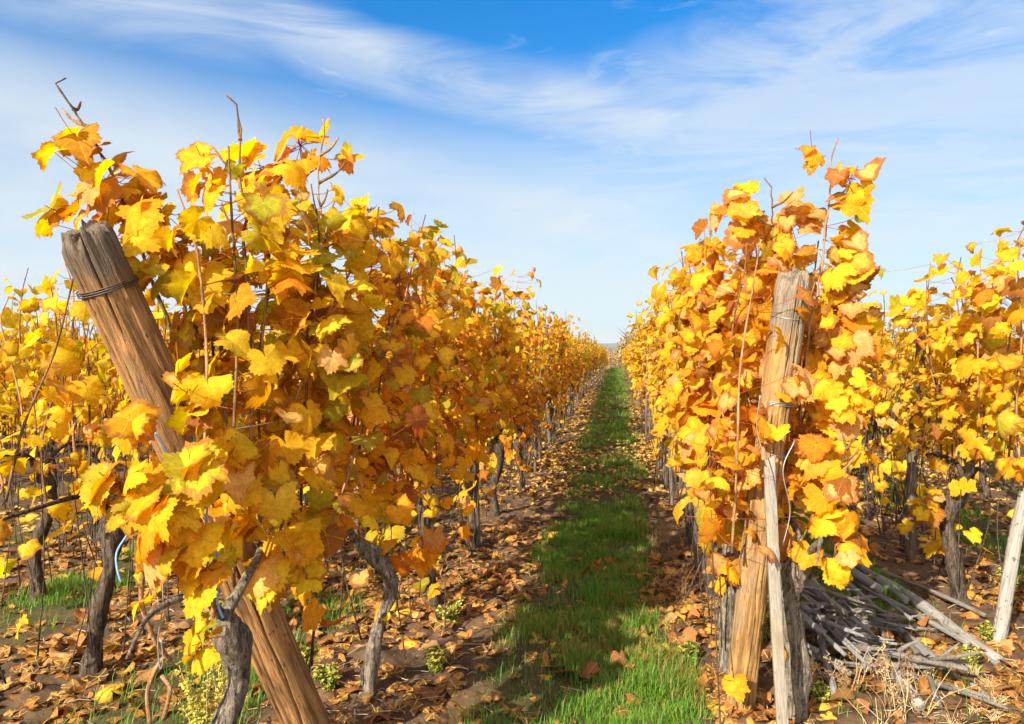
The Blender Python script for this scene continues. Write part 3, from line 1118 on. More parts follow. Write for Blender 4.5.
def pole(a, b, r, name, mat, label, cat, group=None, seed=0, rough=.12, n=14, sag=0.0, taper=.8):
    a, b = Vector(a), Vector(b)
    L = (b - a).length
    z = np.linspace(0, L, 18)
    rs = np.random.default_rng(seed)
    P = np.stack([sag * np.sin(z / L * 3.1) + .3 * r * np.sin(z * 5 + seed), .3 * r * np.cos(z * 4 + seed), z], 1)
    V, F = tube(P, np.linspace(r, r * taper, 18), n, rough, seed)
    o = mesh_obj(name, V, F, mat)
    o.location = a
    align(o, a, b)
    return tag(o, label, cat, group)


# leaning pale stake at the right edge
a = pg(994, 642)
b = pt(1040, 440, a.y + .02)
pole(a - Vector((0, 0, .05)), b, .035, 'stake', M_PALE, 'pale speckled stake leaning at the edge beside the long fallen pole', 'stake', seed=4, rough=.06)

# intermediate posts and training stakes
def stake(x, y, h, r, label, cat, group, mat=M_STAKE, lean=(0, 0), seed=0):
    z = gzf(x, y)
    pole((x, y, z - .05), (x + lean[0], y + lean[1], z + h), r, 'vine_stake', mat, label, cat, group, seed, .08, 10)


stk = 0
for row, ys_, key in (('L1', [5.45] + [6.5 + k * 1.16 for k in range(1, 24)], 'L'), ('R1', [5.0, 5.7] + [6.9 + k * 1.16 for k in range(0, 24)], 'R'),
                      ('L2', [4.4 + k * 1.16 for k in range(0, 10)], 'O'), ('R2', [5.6 + k * 1.16 for k in range(0, 10)], 'O')):
    for i, y in enumerate(ys_):
        near = i < 12
        big = i % 4 == 0
        what = 'weathered wooden post' if big else 'thin grey wooden stake'
        lab = f"{what}, {ORD[i]} stake along {ROWNAME[row]}" if near else f"small distant {'post' if big else 'stake'} in {ROWNAME[row]}"
        x = ROWS[row] + rng.normal(.06 if row == 'L1' else -.05 if row == 'R1' else 0, .04)
        stake(x, y + rng.normal(0, .1), rng.uniform(1.7, 1.9) if big else rng.uniform(1.3, 1.75), .034 if big else rng.uniform(.014, .021), lab, 'stake', 'stakes of ' + ROWNAME[row],
              M_STAKE, (rng.normal(0, .05), rng.normal(0, .05)), i + 3)
    stk += 1

# trellis wires
for row, y0, y1 in (('L1', 1.95, 66), ('R1', 3.0, 66), ('L2', 3.0, 30), ('R2', 4.7, 30)):
    for h, nm in ((.80, 'lowest'), (1.25, 'middle'), (1.65, 'top')):
        yy = np.arange(y0, y1, 1.2)
        x = ROWS[row] + .015 * np.sin(yy * 2.1)
        zz = h + gz(np.full_like(yy, 1000.), yy) + .012 * np.sin(yy * 1.7 + h * 9)
        V, F = tube(np.stack([x, yy, zz], 1), .0016, 5)
        tag(mesh_obj('trellis_wire', V, F, M_WIRE), f'{nm} thin trellis wire strung through {ROWNAME[row]}', 'wire', 'wires of ' + ROWNAME[row])

# blue twine and hanging wires on the left post
def cord(pts, r, name, mat, label, cat, group=None):
    V, F = tube(smooth_path([tuple(p) for p in pts], 8), r, 6)
    return tag(mesh_obj(name, V, F, mat), label, cat, group)


G = 'blue twines tied round the leaning post'
cord([pt(150, 425, 1.76), pt(160, 440, 1.73), pt(170, 458, 1.72), pt(196, 490, 1.73), pt(203, 508, 1.72)], .0028, 'twine', M_BLUE, 'blue twine slanting down the leaning post from its leaves', 'twine', G)
cord([pt(192, 425, 1.80), pt(200, 470, 1.74), pt(207, 500, 1.73), pt(206, 525, 1.72)], .0025, 'twine', M_BLUE, 'short blue twine beside the leaf bunch on the leaning post', 'twine', G)
cord([pt(127, 535, 1.66), pt(117, 552, 1.65), pt(117, 568, 1.64), pt(121, 582, 1.64)], .0028, 'twine', M_BLUE, 'loose end of blue twine hanging below the bright leaf bunch', 'twine', G)
cord([pt(215, 540, 1.74), pt(220, 575, 1.74), pt(217, 600, 1.73), pt(223, 618, 1.74)], .0032, 'twine', M_BLUE, 'frayed blue twine dangling in front of the lower post', 'twine', G)
cord([pt(160, 545, 1.70), pt(163, 600, 1.70), pt(158, 640, 1.70), pt(160, 668, 1.70), pt(163, 660, 1.70), pt(161, 640, 1.70)], .0018, 'hanging_wire', M_WIRE, 'grey wire with hooked end hanging over the old trunk', 'wire')
G = 'wires tied to the upright end post'
cord([pt(760, 395, 2.86), pt(757, 430, 2.87), pt(768, 470, 2.86), pt(775, 520, 2.84), pt(780, 560, 2.83)], .0022, 'hanging_wire', M_WIRE, 'grey wire hanging down the upright post beside the lath', 'wire', G)
cord([pt(795, 440, 2.88), pt(783, 470, 2.86), pt(790, 510, 2.86), pt(783, 545, 2.85)], .0018, 'hanging_wire', M_WIRE, 'thin bent wire dangling behind the lath', 'wire', G)
# reddish suckers at the foot of the near left trunk
for pts_, lab in (([pt(150, 724, 1.82), pt(148, 690, 1.82), pt(160, 662, 1.83), pt(175, 650, 1.85)], 'reddish hooked shoot curling from the old trunk at the lower edge'),
                  ([pt(163, 720, 1.80), pt(170, 690, 1.80), pt(162, 676, 1.82)], 'short reddish shoot bending beside the hooked one at the old trunk'),
                  ([pt(142, 575, 1.68), pt(142, 605, 1.70), pt(155, 640, 1.74), pt(170, 660, 1.80)], 'tan cane dropping from the bright leaf bunch to the old trunk'),
                  ([pt(215, 560, 1.72), pt(214, 600, 1.74), pt(212, 625, 1.76)], 'upright tan cane below the leaf bunch beside blue twine')):
    cord(pts_, .006, 'vine_shoot', M_CANEL, lab, 'shoot', 'bare shoots at the near left trunk')

# ------------------------------------------------------------------ wood heap
G = 'grey poles and offcuts lying beside the upright post'
for (p1, p2, r, lift1, lift2, mat, lab) in (
    ((846, 570), (1001, 664), .034, .06, .035, M_PALE, 'long pale speckled pole fallen across the leaves, longest of the heap'),
    ((796, 566), (879, 610), .030, .16, .10, M_GREYW, 'thick grey pole in the heap with a pale sawn end'),
    ((838, 566), (905, 612), .026, .12, .05, M_GREYW, 'grey pole lying just under the long pale one'),
    ((800, 592), (860, 652), .026, .15, .06, M_GREYW, 'grey pole slanting down the middle of the heap'),
    ((884, 670), (918, 716), .030, .05, .03, M_PALE, 'short grey offcut on the dry weeds in front of the heap'),
    ((905, 646), (958, 682), .013, .05, .02, M_TWIG, 'thin tan stick on the soil below the long pale pole'),
    ((970, 688), (999, 706), .010, .03, .015, M_GREYW, 'small grey stick by the straw at the lower corner'),
    ((805, 612), (835, 700), .020, .14, .03, M_GREYW, 'steep grey stick at the front of the heap near the lath'),
    ((815, 640), (882, 622), .012, .16, .12, M_TWIG, 'straight pale stick lying crosswise on top of the heap'),
    ((880, 640), (905, 724), .011, .03, .02, M_TWIG, 'bleached bent branch standing out of the dry weeds'),
    ((858, 596), (968, 652), .017, .07, .02, M_GREYW, 'long grey cane running beside the long pale pole on its near side'),
    ((830, 588), (936, 668), .022, .10, .02, M_GREYW, 'thick blue-grey branch crossing from the heap towards the straw'),
    ((872, 575), (985, 622), .014, .04, .02, M_TWIG, 'thin grey cane lying beyond the long pale pole'),
    ((905, 650), (940, 715), .014, .04, .02, M_TWIG, 'bleached branch lying beside the short offcut'),
):
    a, b = pg(*p1), pg(*p2)
    a.z += lift1
    b.z += lift2
    pole(a, b, r, 'wood_pole', mat, lab, 'pole', G, int(p1[0]), .16, 14, .012)
c0 = pg(832, 640)
hr = np.random.default_rng(77)
for q in range(44):
    ang = hr.choice([-.8, -.8, -.7, -1.2, .3, 1.9]) + hr.normal(0, .28)
    ln = hr.uniform(.2, .55)
    cx, cy = c0.x + hr.normal(0, .16), c0.y + hr.normal(-.02, .20)
    d = np.array([math.cos(ang), math.sin(ang)]) * ln / 2
    za, zb = hr.uniform(.02, .22), hr.uniform(.02, .20)
    a = (cx - d[0], cy - d[1], gzf(cx - d[0], cy - d[1]) + za)
    b = (cx + d[0], cy + d[1], gzf(cx + d[0], cy + d[1]) + zb)
    mid = [(a[k] + b[k]) / 2 + hr.normal(0, .02) for k in range(3)]
    tr_ = hr.choice([.005, .008, .011, .014, .018])
    tg = Geo()
    path = smooth_path([a, mid, b], 7)
    V, F = tube(path, np.linspace(1, .6, 15) * tr_ * (1 + .25 * (np.arange(15) % 4 == 0)), 8, .3, q)
    tg.add(V, F)
    for w_ in (5, 9):
        dv = (path[w_ + 2] - path[w_]) * hr.uniform(1.5, 4) + hr.normal(0, .05, 3) + np.array([0, 0, .02])
        V, F = tube(np.array([path[w_], path[w_] + dv * .5 + hr.normal(0, .004, 3), path[w_] + dv]), tr_ * np.array([.7, .5, .3]), 6, .2, q)
        tg.add(V, F)
    V, F = np.concatenate(tg.V), tg.F
    tag(mesh_obj('twig', V, F, M_TWIG if q % 2 else M_GREYW), 'thin grey pruned twig in the tangle heaped beside the upright post', 'twig', 'pruned twigs heaped beside the upright post')

# ------------------------------------------------------------------ grass
def blades(name, rs, x, y, h, w, cols, lean=.5):
    n = len(x)
    z = gz(x, y) - .005
    a = rs.uniform(0, 6.283, n)
    fx, fy = np.cos(a), np.sin(a)
    px_, py_ = -fy, fx
    ln = rs.uniform(.1, 1, n) * lean * h
    V = np.empty((n, 5, 3))
    base = np.stack([x, y, z], 1)
    wd = np.stack([px_, py_, 0 * px_], 1) * w[:, None] * .5
    fw = np.stack([fx, fy, 0 * fx], 1)
    up = np.array([0, 0, 1.])
    V[:, 0], V[:, 1] = base - wd, base + wd
    m = base + up * (h * .55)[:, None] + fw * (ln * .3)[:, None]
    V[:, 2], V[:, 3] = m - wd * .8, m + wd * .8
    V[:, 4] = base + up * (h * .92)[:, None] + fw * ln[:, None]
    f4 = np.array([[0, 1, 3, 2]])[None] + (np.arange(n) * 5)[:, None, None]
    f3 = np.array([[2, 3, 4]])[None] + (np.arange(n) * 5)[:, None, None]
    lc = np.repeat(cols[:, None, :], 5, 1)
    return tag(mesh_obj(name, V.reshape(-1, 3), [f4.reshape(-1, 4), f3.reshape(-1, 3)], M_GRASS, lc=lc.reshape(-1, 3)), kind='stuff')


def grass_strip(a, b, y0, y1, num, dens_fn=None, hs=1.0):
    rs = np.random.default_rng(int((a + 10) * 100))
    u = rs.uniform(0, 1, num)
    y = np.where(u < .55, y0 + (6.5 - y0) * rs.uniform(0, 1, num) ** 1.15, 6.5 * (y1 / 6.5) ** rs.uniform(0, 1, num))
    x = rs.uniform(a - .15, b + .15, num)
    m = alley_mask(x, y)
    patch = fbm(x * 2.2, y * 2.2, 50, 3)
    keep = (rs.uniform(0, 1, num) < m * np.clip((patch - .39) * 5.5, .08, 1)) | (rs.uniform(0, 1, num) < .012)
    x, y, patch = x[keep], y[keep], patch[keep]
    n = len(x)
    d = np.maximum(1, y / 5.5)
    tuft = fbm(x * 7, y * 7, 60, 2)
    h = rs.uniform(.022, .085, n) * hs * (.25 + 1.6 * tuft ** 1.5) * np.minimum(d, 1.3)
    w = rs.uniform(.0022, .0042, n) * d ** .9
    c1, c2, c3 = np.array([.052, .170, .012]), np.array([.135, .285, .022]), np.array([.30, .27, .07])
    f = np.clip(rs.normal(.5, .28, n) + (patch - .5), 0, 1)[:, None]
    cols = c1 * (1 - f) + c2 * f
    dry = (rs.random(n) < .14 + .34 * (fbm(x * 3, y * 3, 66, 2) > .55))[:, None]
    cols = np.where(dry, c3 * rs.uniform(.6, 1.1, (n, 1)), cols)
    blades('grass', rs, x, y, h, w, cols, 1.0)


grass_strip(*ALLEYS[0], 1.9, 64, 150000, hs=1.15)
grass_strip(*ALLEYS[1], 1.9, 30, 90000, hs=1.3)
grass_strip(*ALLEYS[2], 3.0, 30, 110000, hs=1.7)
grass_strip(*ALLEYS[3], 3.5, 20, 40000, hs=1.4)
grass_strip(*ALLEYS[4], 4.5, 20, 20000)

# ------------------------------------------------------------------ fallen leaves
LPAL = np.array([(.36, .19, .06), (.46, .27, .085), (.50, .33, .12), (.25, .13, .055), (.66, .42, .05), (.52, .26, .05), (.72, .50, .05), (.18, .10, .055)])
LW = np.array([.22, .14, .11, .20, .07, .09, .03, .14])
SUNV = np.array([-.5, -.7, .5])


def litter_pose(rs, n):
    N = np.stack([rs.normal(0, .30, n), rs.normal(0, .30, n), np.ones(n)], 1)
    a = rs.uniform(0, 6.283, n)
    T = np.stack([np.cos(a), np.sin(a), rs.normal(0, .1, n)], 1)
    return N, T


def litter():
    rs = np.random.default_rng(99)
    X, Y = [], []
    for (x0, x1, y0, y1, num) in ((-3.2, 2.9, 1.8, 5.2, 8500), (-5.5, 4.5, 3.5, 11, 15000), (-1.6, 1.1, 9, 26, 8000), (-1.6, 1.2, 26, 60, 3000), (-7.5, 8, 9, 20, 7000)):
        x, y = rs.uniform(x0, x1, num), y0 + (y1 - y0) * rs.uniform(0, 1, num) ** 1.2
        m = alley_mask(x, y)
        nz = fbm(x * 1.6, y * 1.6, 71, 3)
        k = rs.uniform(0, 1, num) < (1 - .62 * m) * np.clip((nz - .30) * 3.2, .10, 1)
        X.append(x[k])
        Y.append(y[k])
    x, y = np.concatenate(X), np.concatenate(Y)
    n = len(x)
    z = gz(x, y) + rs.uniform(.004, .02, n)
    N, T = litter_pose(rs, n)
    k = rs.choice(len(LPAL), n, p=LW / LW.sum())
    col = LPAL[k] * rs.uniform(.28, .84, (n, 1))
    wi = rs.uniform(.2, 1, n)
    S = rs.uniform(.026, .060, n)
    g = Geo()
    nr = np.hypot(x, y) < 7.0
    P = np.stack([x, y, z], 1)
    for sel, lod in ((nr, 'mid'), (~nr, 'low')):
        leaves(g, rs, P[sel], N[sel], T[sel], S[sel], col[sel], wi[sel], lod, .85)
    tag(g.build('leaf_litter', M_LITTER), kind='stuff')


litter()

def ground_straw():
    rs = np.random.default_rng(5)
    g = Geo()
    n = 2600
    y = 2.0 + 6 * rs.random(n) ** 1.4
    x = rs.uniform(-.85, .5, n) * y
    for k in range(n):
        if rs.random() < alley_mask(x[k:k + 1], y[k:k + 1])[0] * .8:
            continue
        a, l = rs.uniform(0, 6.28), rs.uniform(.02, .14)
        z = gzf(x[k], y[k]) + .006
        d = np.array([math.cos(a), math.sin(a), rs.normal(0, .12)]) * l / 2
        p = np.array([x[k], y[k], z])
        V, F = tube(np.array([p - d, p + np.array([0, 0, rs.uniform(0, .012)]), p + d]), rs.uniform(.0008, .0028), 4, caps=False)
        c = np.array([(.30, .20, .10), (.14, .085, .045), (.40, .31, .18), (.22, .19, .16)][rs.integers(4)])
        g.add(V, F, np.repeat(c[None], len(V), 0))
    m, t = nt('straw_mix')
    b = NB(t)
    b.out(b.bsdf(b.n('ShaderNodeAttribute', attribute_name='lc').outputs['Color'], .9, .1))
    tag(g.build('straw_debris', m), kind='stuff')


ground_straw()

FKIND = [('orange-brown', (.33, .165, .055)), ('tan', (.38, .25, .115)), ('yellow', (.66, .44, .04)), ('brown', (.22, .105, .045)), ('golden', (.46, .26, .05))]
variants = []
for q, (nm, c) in enumerate(FKIND):
    for shape in range(3):
        g = Geo()
        rs = np.random.default_rng(q * 10 + shape)
        wi = np.array([[.15, .5, .95][shape]])
        leaves(g, rs, np.zeros((1, 3)), np.array([[.1, .1, 1.]]), np.array([[0, 1., 0]]), np.array([1.0]), np.array([c]), wi, 'hi', [.8, 1.2, 1.7][shape])
        o = g.build('fallen_leaf', M_LITTER)
        variants.append((o, nm, ['flat', 'cupped', 'curled'][shape]))
first_used = set()


def fallen(q, x, y, s, rz, tilt, label):
    src, nm, sh = variants[q]
    if q in first_used:
        o = src.copy()
        COL.objects.link(o)
    else:
        first_used.add(q)
        o = src
    lift = .022 + (.012 if alley_mask(np.array([x]), np.array([y]))[0] > .5 else 0)
    o.location = (x, y, gzf(x, y) + lift)
    o.rotation_euler = (tilt[0], tilt[1], rz)
    o.scale = (s, s, s)
    tag(o, label, 'leaf', 'fallen leaves lying on the ground')


SPEC = [((562, 678), 0, .075, 'large orange leaf lying on the sunlit grass at the front of the path'), ((625, 627), 1, .055, 'pair-like tan leaf on the shaded grass in the middle of the path'),
        ((597, 570), 2, .05, 'upright orange leaf on the shaded grass further up the path'), ((690, 612), 6, .06, 'bright yellow leaf on soil just before the upright post'), ((684, 592), 8, .05, 'small yellow leaf behind the other yellow one near the upright post'),
        ((503, 605), 4, .06, 'tan leaf lying on the dark soil at the left edge of the grass'), ((120, 692), 7, .06, 'yellow-green leaf on bare soil near the lower left corner'), ((55, 558), 6, .07, 'big yellow leaf on the litter under the far left vines'),
        ((400, 615), 7, .07, 'yellow leaf standing up from a low weed between the rows'), ((918, 516), 6, .07, 'round lemon leaf caught low in front of the green alley'), ((65, 660), 5, .09, 'long curled tan leaf on the shaded grass at far left'), ((1000, 690), 4, .09, 'large cream leaf on straw in the lower right corner')]
for (pp, q, s, lab) in SPEC:
    p = pg(*pp)
    if 'lemon' in lab:
        continue
    fallen(q, p.x, p.y, s, rng.uniform(0, 6.28), (rng.normal(0, .3), rng.normal(0, .3)), lab)
done = []
tries = 0
while len(done) < 270 and tries < 6000:
    tries += 1
    y = 2.0 + 4.2 * rng.random() ** 1.3
    x = rng.uniform(-.80 * y - .1, .46 * y + .1)
    m = alley_mask(np.array([x]), np.array([y]))[0]
    if rng.random() < m * .75 or any((x - a) ** 2 + (y - b) ** 2 < .009 for a, b in done):
        continue
    done.append((x, y))
    q = int(rng.choice(15, p=np.array([3, 3, 3, 3, 2, 2, 1, 1, 1, 2, 2, 2, 2, 2, 2]) / 31))
    zone = ('on the grass path' if -.66 < x < .28 and m > .5 else 'on soil under the left row' if -1.5 < x <= -.66 else 'on soil under the right row' if .28 <= x < 1.0 else
            'on the grass beyond the left row' if -2.2 < x <= -1.5 else 'in the litter of the outer left rows' if x <= -2.2 else 'on the grass beyond the right row' if x < 1.65 and m > .5 else
            'on the soil between path and row' if -.66 < x < .28 else 'on the ground beyond the right row')
    src, nm, shp = variants[q]
    fallen(q, x, y, rng.uniform(.045, .075), rng.uniform(0, 6.28), (rng.normal(0, .3), rng.normal(0, .3)), f'{shp} {nm} fallen leaf {zone}')

# ------------------------------------------------------------------ weeds
def weed(name, loc, h, stems, kind, label, group, seed):
    rs = np.random.default_rng(seed)
    root = thing(name, label, 'weed', loc, group)
    gs, gl = Geo(), Geo()
    P_, N_, T_, S_, C_ = [], [], [], [], []
    for s in range(stems):
        a = rs.uniform(0, 6.28)
        sp = rs.uniform(.15, .6) * h * (1 if kind == 'leafy' else .42)
        hh = h * rs.uniform(.6, 1)
        pth = smooth_path([(0, 0, -.02), (math.cos(a) * sp * .3, math.sin(a) * sp * .3, hh * .5), (math.cos(a) * sp, math.sin(a) * sp, hh)], 6)
        V, F = tube(pth, np.linspace(.0028, .001, len(pth)), 5)
        gs.add(V, F)
        step = 3 if kind == 'leafy' else 1
        for q in range(2, len(pth)):
            for _ in range(3 if kind == 'leafy' else 9):
                o_ = rs.normal(0, 1, 3) * np.array([1, 1, .5])
                o_ /= np.linalg.norm(o_)
                P_.append(pth[q] + o_ * (.008 if kind == 'leafy' else .016) + rs.normal(0, .006, 3))
                N_.append(o_ * .3 + np.array([0, 0, .8]) + rs.normal(0, .3, 3))
                T_.append(o_)
                S_.append(rs.uniform(.012, .026) if kind == 'leafy' else rs.uniform(.005, .010))
                C_.append(np.array([.07, .16, .02]) * rs.uniform(.5, 1.3) if kind == 'leafy' else np.array([.24, .29, .03]) * rs.uniform(.5, 1.25))
    gs.build('stem', M_STRAW if kind != 'leafy' else M_GRN, root)
    leaves(gl, rs, np.array(P_), np.array(N_), np.array(T_), np.array(S_), np.array(C_), np.zeros(len(P_)), 'low', .6)
    gl.build('foliage', M_GRN, root)
    return root


for (px_, py_, y_, h, lab) in ((224, 780, 2.42, .66, 'tall feathery yellow-green weed at the foot of the leaning post'), (206, 770, 2.40, .44, 'lower feathery green weed beside the tall one at the leaning post')):
    p = pt(px_, py_, y_)
    p.z = gzf(p.x, p.y)
    weed('feathery_weed', p, h, 9, 'feathery', lab, 'feathery weeds by the leaning post', int(px_))
for q, (px_, py_, h, lab) in enumerate(((450, 625, .16, 'low green weed between the left row and the grass'), (435, 672, .14, 'small green weed on bare soil at the left row'), (545, 440, .1, ''), (765, 640, .24, 'upright green weed between the honey post and the lath'),
                                      (690, 660, .10, 'flat green weed in front of the upright post'), (985, 640, .12, 'bright green weed growing over the long fallen pole'), (970, 668, .12, 'bright green weed in front of the long fallen pole'), (1010, 590, .16, 'green weed behind the leaning pale stake'),
                                      (870, 590, .14, 'small green weed at the upper end of the wood heap'), (330, 690, .12, 'green weed beside the bare crooked trunk'), (300, 660, .10, 'tiny green weed beyond the leaning post'), (820, 700, .10, 'small green weed at the foot of the wood heap'))):
    if lab:
        weed('leafy_weed', pg(px_, py_), h * .75, 7, 'leafy', lab, 'green weeds on the ground', 300 + q)


def dry_tuft(loc, h, n, mat, label, group, seed, name='dry_weed'):
    rs = np.random.default_rng(seed)
    g = Geo()
    for s in range(n):
        a = rs.uniform(0, 6.28)
        sp = rs.uniform(.1, .8) * h
        hh = h * rs.uniform(.4, 1)
        bx, by = rs.normal(0, .012, 2)
        pth = smooth_path([(bx, by, -.02), (bx + math.cos(a) * sp * .4, by + math.sin(a) * sp * .4, hh * .5), (bx + math.cos(a) * sp + rs.normal(0, .01), by + math.sin(a) * sp, hh * rs.uniform(.9, 1))], 4)
        V, F = tube(pth, np.linspace(.0022, .0009, len(pth)), 4)
        g.add(V, F)
        if name == 'dry_weed' and s % 4 == 0:
            for q in range(3, len(pth)):
                for _ in range(3):
                    p = pth[q] + rs.normal(0, .007, 3)
                    V, F = tube(np.array([p, p + rs.normal(0, .008, 3) + np.array([0, 0, .004]), p + rs.normal(0, .01, 3) + np.array([0, 0, .008])]), [.001, .0024, .0006], 5)
                    g.add(V, F)
    o = g.build(name, mat, attrs=False)
    o.location = loc
    return tag(o, label, 'weed', group)


dr = np.random.default_rng(8)
for q in range(13):
    px_, py_ = dr.uniform(825, 985), dr.uniform(672, 740)
    dry_tuft(pg(px_, py_), dr.uniform(.10, .26), 6, M_DRY if q % 2 else M_STRAW, 'brown dried weed stalks with seed heads in front of the wood heap', 'dried brown weeds before the wood heap', q)
for q in range(8):
    px_, py_ = dr.uniform(955, 1030), dr.uniform(668, 740)
    dry_tuft(pg(px_, py_), dr.uniform(.04, .10), 18, M_STRAW, 'pale dry grass tuft in the sunlit lower right corner', 'pale dry grass tufts in the lower corner', 60 + q, 'dry_grass_tuft')
for q in range(8):
    px_, py_ = dr.uniform(640, 725), dr.uniform(520, 600)
    dry_tuft(pg(px_, py_), dr.uniform(.10, .26), 14, M_DRY, 'dark dried weed stalks in shade under the right row', 'dried weeds under the right row', 90 + q)


# ------------------------------------------------------------------ far tree behind the right row
def far_tree(x, y, h, label, seed, group=None):
    rs = np.random.default_rng(seed)
    z0 = gzf(x, y)
    root = thing('bare_tree', label, 'tree', (x, y, z0), group)
    g = Geo()
    V, F = tube(smooth_path([(0, 0, -.3), (.1, 0, h * .3), (0, .1, h * .6), (.05, 0, h * .95)], 5), np.linspace(.22, .03, 16), 8, .1)
    g.add(V, F)
    for q in range(26):
        a, zz = rs.uniform(0, 6.28), rs.uniform(.25, .85) * h
        l = rs.uniform(.2, .42) * h
        V, F = tube(smooth_path([(0, 0, zz), (math.cos(a) * l * .5, math.sin(a) * l * .5, zz + l * .3), (math.cos(a) * l, math.sin(a) * l, zz + l * .7)], 4), np.linspace(.07, .015, 9), 5)
        g.add(V, F)
    g.build('trunk', M_BARK, root, False)
    g = Geo()
    n = 900
    d = rs.normal(0, 1, (n, 3))
    P = d / np.linalg.norm(d, axis=1)[:, None] * rs.uniform(.3, 1, (n, 1)) ** .5 * np.array([h * .42, h * .42, h * .38]) + np.array([0, 0, h * .62])
    P += .25 * rs.normal(0, 1, (n, 3))
    leaves(g, rs, P, rs.normal(0, 1, (n, 3)), rs.normal(0, 1, (n, 3)), rs.uniform(.12, .3, n), np.array([.13, .085, .045]) * rs.uniform(.6, 1.4, (n, 1)), np.full(n, .5), 'low')
    g.build('crown', M_LITTER, root)


far_tree(2.5, 110, 6.6, 'small brown half-bare tree on the skyline beyond the right row', 4)
for q, (x, y, h) in enumerate(((-.7, 230, 9.2), (-5.5, 245, 10.5), (-2.8, 300, 13.5), (-8.5, 260, 9.5), (3.0, 280, 11.5))):
    far_tree(x, y, h, 'tiny far brownish tree in the gap at the end of the path', 6 + q, 'far trees past the end of the path')

# ------------------------------------------------------------------ haze
def haze():
    x0, x1, y0, y1, z0, z1 = -13000, 13000, -30, 14000, -95, 90
    V = np.array([(x, y, z) for z in (z0, z1) for y in (y0, y1) for x in (x0, x1)], float)
    F = np.array([(0, 2, 3, 1), (4, 5, 7, 6), (0, 1, 5, 4), (2, 6, 7, 3), (0, 4, 6, 2), (1, 3, 7, 5)])
    m, t = nt('pale_haze')
    v = t.nodes.new('ShaderNodeVolumePrincipled')
    v.inputs['Color'].default_value = (.58, .65, .75, 1)
    v.inputs['Density'].default_value = .00014
    o = t.nodes.new('ShaderNodeOutputMaterial')
    t.links.new(v.outputs[0], o.inputs['Volume'])
    tag(mesh_obj('haze', V, F, m, smooth=False), kind='stuff')


haze()

# ------------------------------------------------------------------ light and sky
EL = R(31)
S = Vector((-.47 * math.cos(EL), -.883 * math.cos(EL), math.sin(EL))).normalized()
sun = bpy.data.lights.new('sun', 'SUN')
sun.energy = 4.9
sun.angle = R(.5)
sun.color = (1.0, .90, .74)
so = bpy.data.objects.new('sun', sun)
so.rotation_euler = S.to_track_quat('Z', 'Y').to_euler()
so.location = S * 30
COL.objects.link(so)

w = bpy.data.worlds.new('World')
sc.world = w
w.use_nodes = True
t = w.node_tree
t.nodes.clear()
b = NB(t)
sky = t.nodes.new('ShaderNodeTexSky')
sky.sky_type = 'NISHITA'
sky.sun_disc = False
sky.sun_elevation = EL
sky.sun_rotation = math.atan2(S.x, S.y)
sky.air_density = 1.0
sky.dust_density = .6
sky.ozone_density = 2.2
hs = b.n('ShaderNodeHueSaturation', Saturation=1.25, Value=1.0)
t.links.new(sky.outputs[0], hs.inputs['Color'])
dirv = b.n('ShaderNodeTexCoord').outputs['Generated']
sp = b.n('ShaderNodeSeparateXYZ')
t.links.new(dirv, sp.inputs[0])
az = b.math('ARCTAN2', sp.outputs[0], sp.outputs[1])
el = b.math('ARCSINE', sp.outputs[2])
cv = b.n('ShaderNodeCombineXYZ')
t.links.new(az, cv.inputs[0])
t.links.new(el, cv.inputs[1])
uv = cv.outputs[0]
warp = b.noise(b.vmul(uv, (2.0, 5.0, 1)), 1, 4, .55)
warp2 = b.noise(b.vmul(uv, (3.0, 9.0, 1), (5, 2, 0)), 1, 5, .6)
# fibres: two sets of long streaks
rot = b.n('ShaderNodeMapping', vector_type='POINT')
rot.inputs['Rotation'].default_value = (0, 0, R(13))
rot.inputs['Scale'].default_value = (2.6, 12, 1)
t.links.new(uv, rot.inputs[0])
fib = b.noise(rot.outputs[0], 1, 7, .66, 1.3)
rot2 = b.n('ShaderNodeMapping', vector_type='POINT')
rot2.inputs['Rotation'].default_value = (0, 0, R(-11))
rot2.inputs['Scale'].default_value = (2.8, 12, 1)
t.links.new(uv, rot2.inputs[0])
fib2 = b.noise(rot2.outputs[0], 1, 7, .66, 1.5)
# long band sloping down to the right
cen = b.math('MULTIPLY_ADD', az, -.235, .292)
cen = b.math('ADD', cen, b.math('MULTIPLY', b.math('SUBTRACT', warp, .5), .07))
dlt = b.math('SUBTRACT', el, cen)
up = b.ss(dlt, .0, .055, 1, 0)
lo = b.ss(dlt, -.075, .004, 0, 1)
band = b.math('MULTIPLY', b.math('MULTIPLY', up, lo), b.ss(fib, .28, .66, .25, 1))
# soft veil on the right
ex = b.math('DIVIDE', b.math('SUBTRACT', az, .34), .42)
ey = b.math('DIVIDE', b.math('SUBTRACT', el, b.math('MULTIPLY_ADD', az, .14, .25)), .15)
dd = b.math('ADD', b.math('MULTIPLY', ex, ex), b.math('MULTIPLY', ey, ey))
veil = b.math('MULTIPLY', b.ss(dd, .1, 1.7, 1, 0), b.ss(fib2, .26, .62, .30, 1))
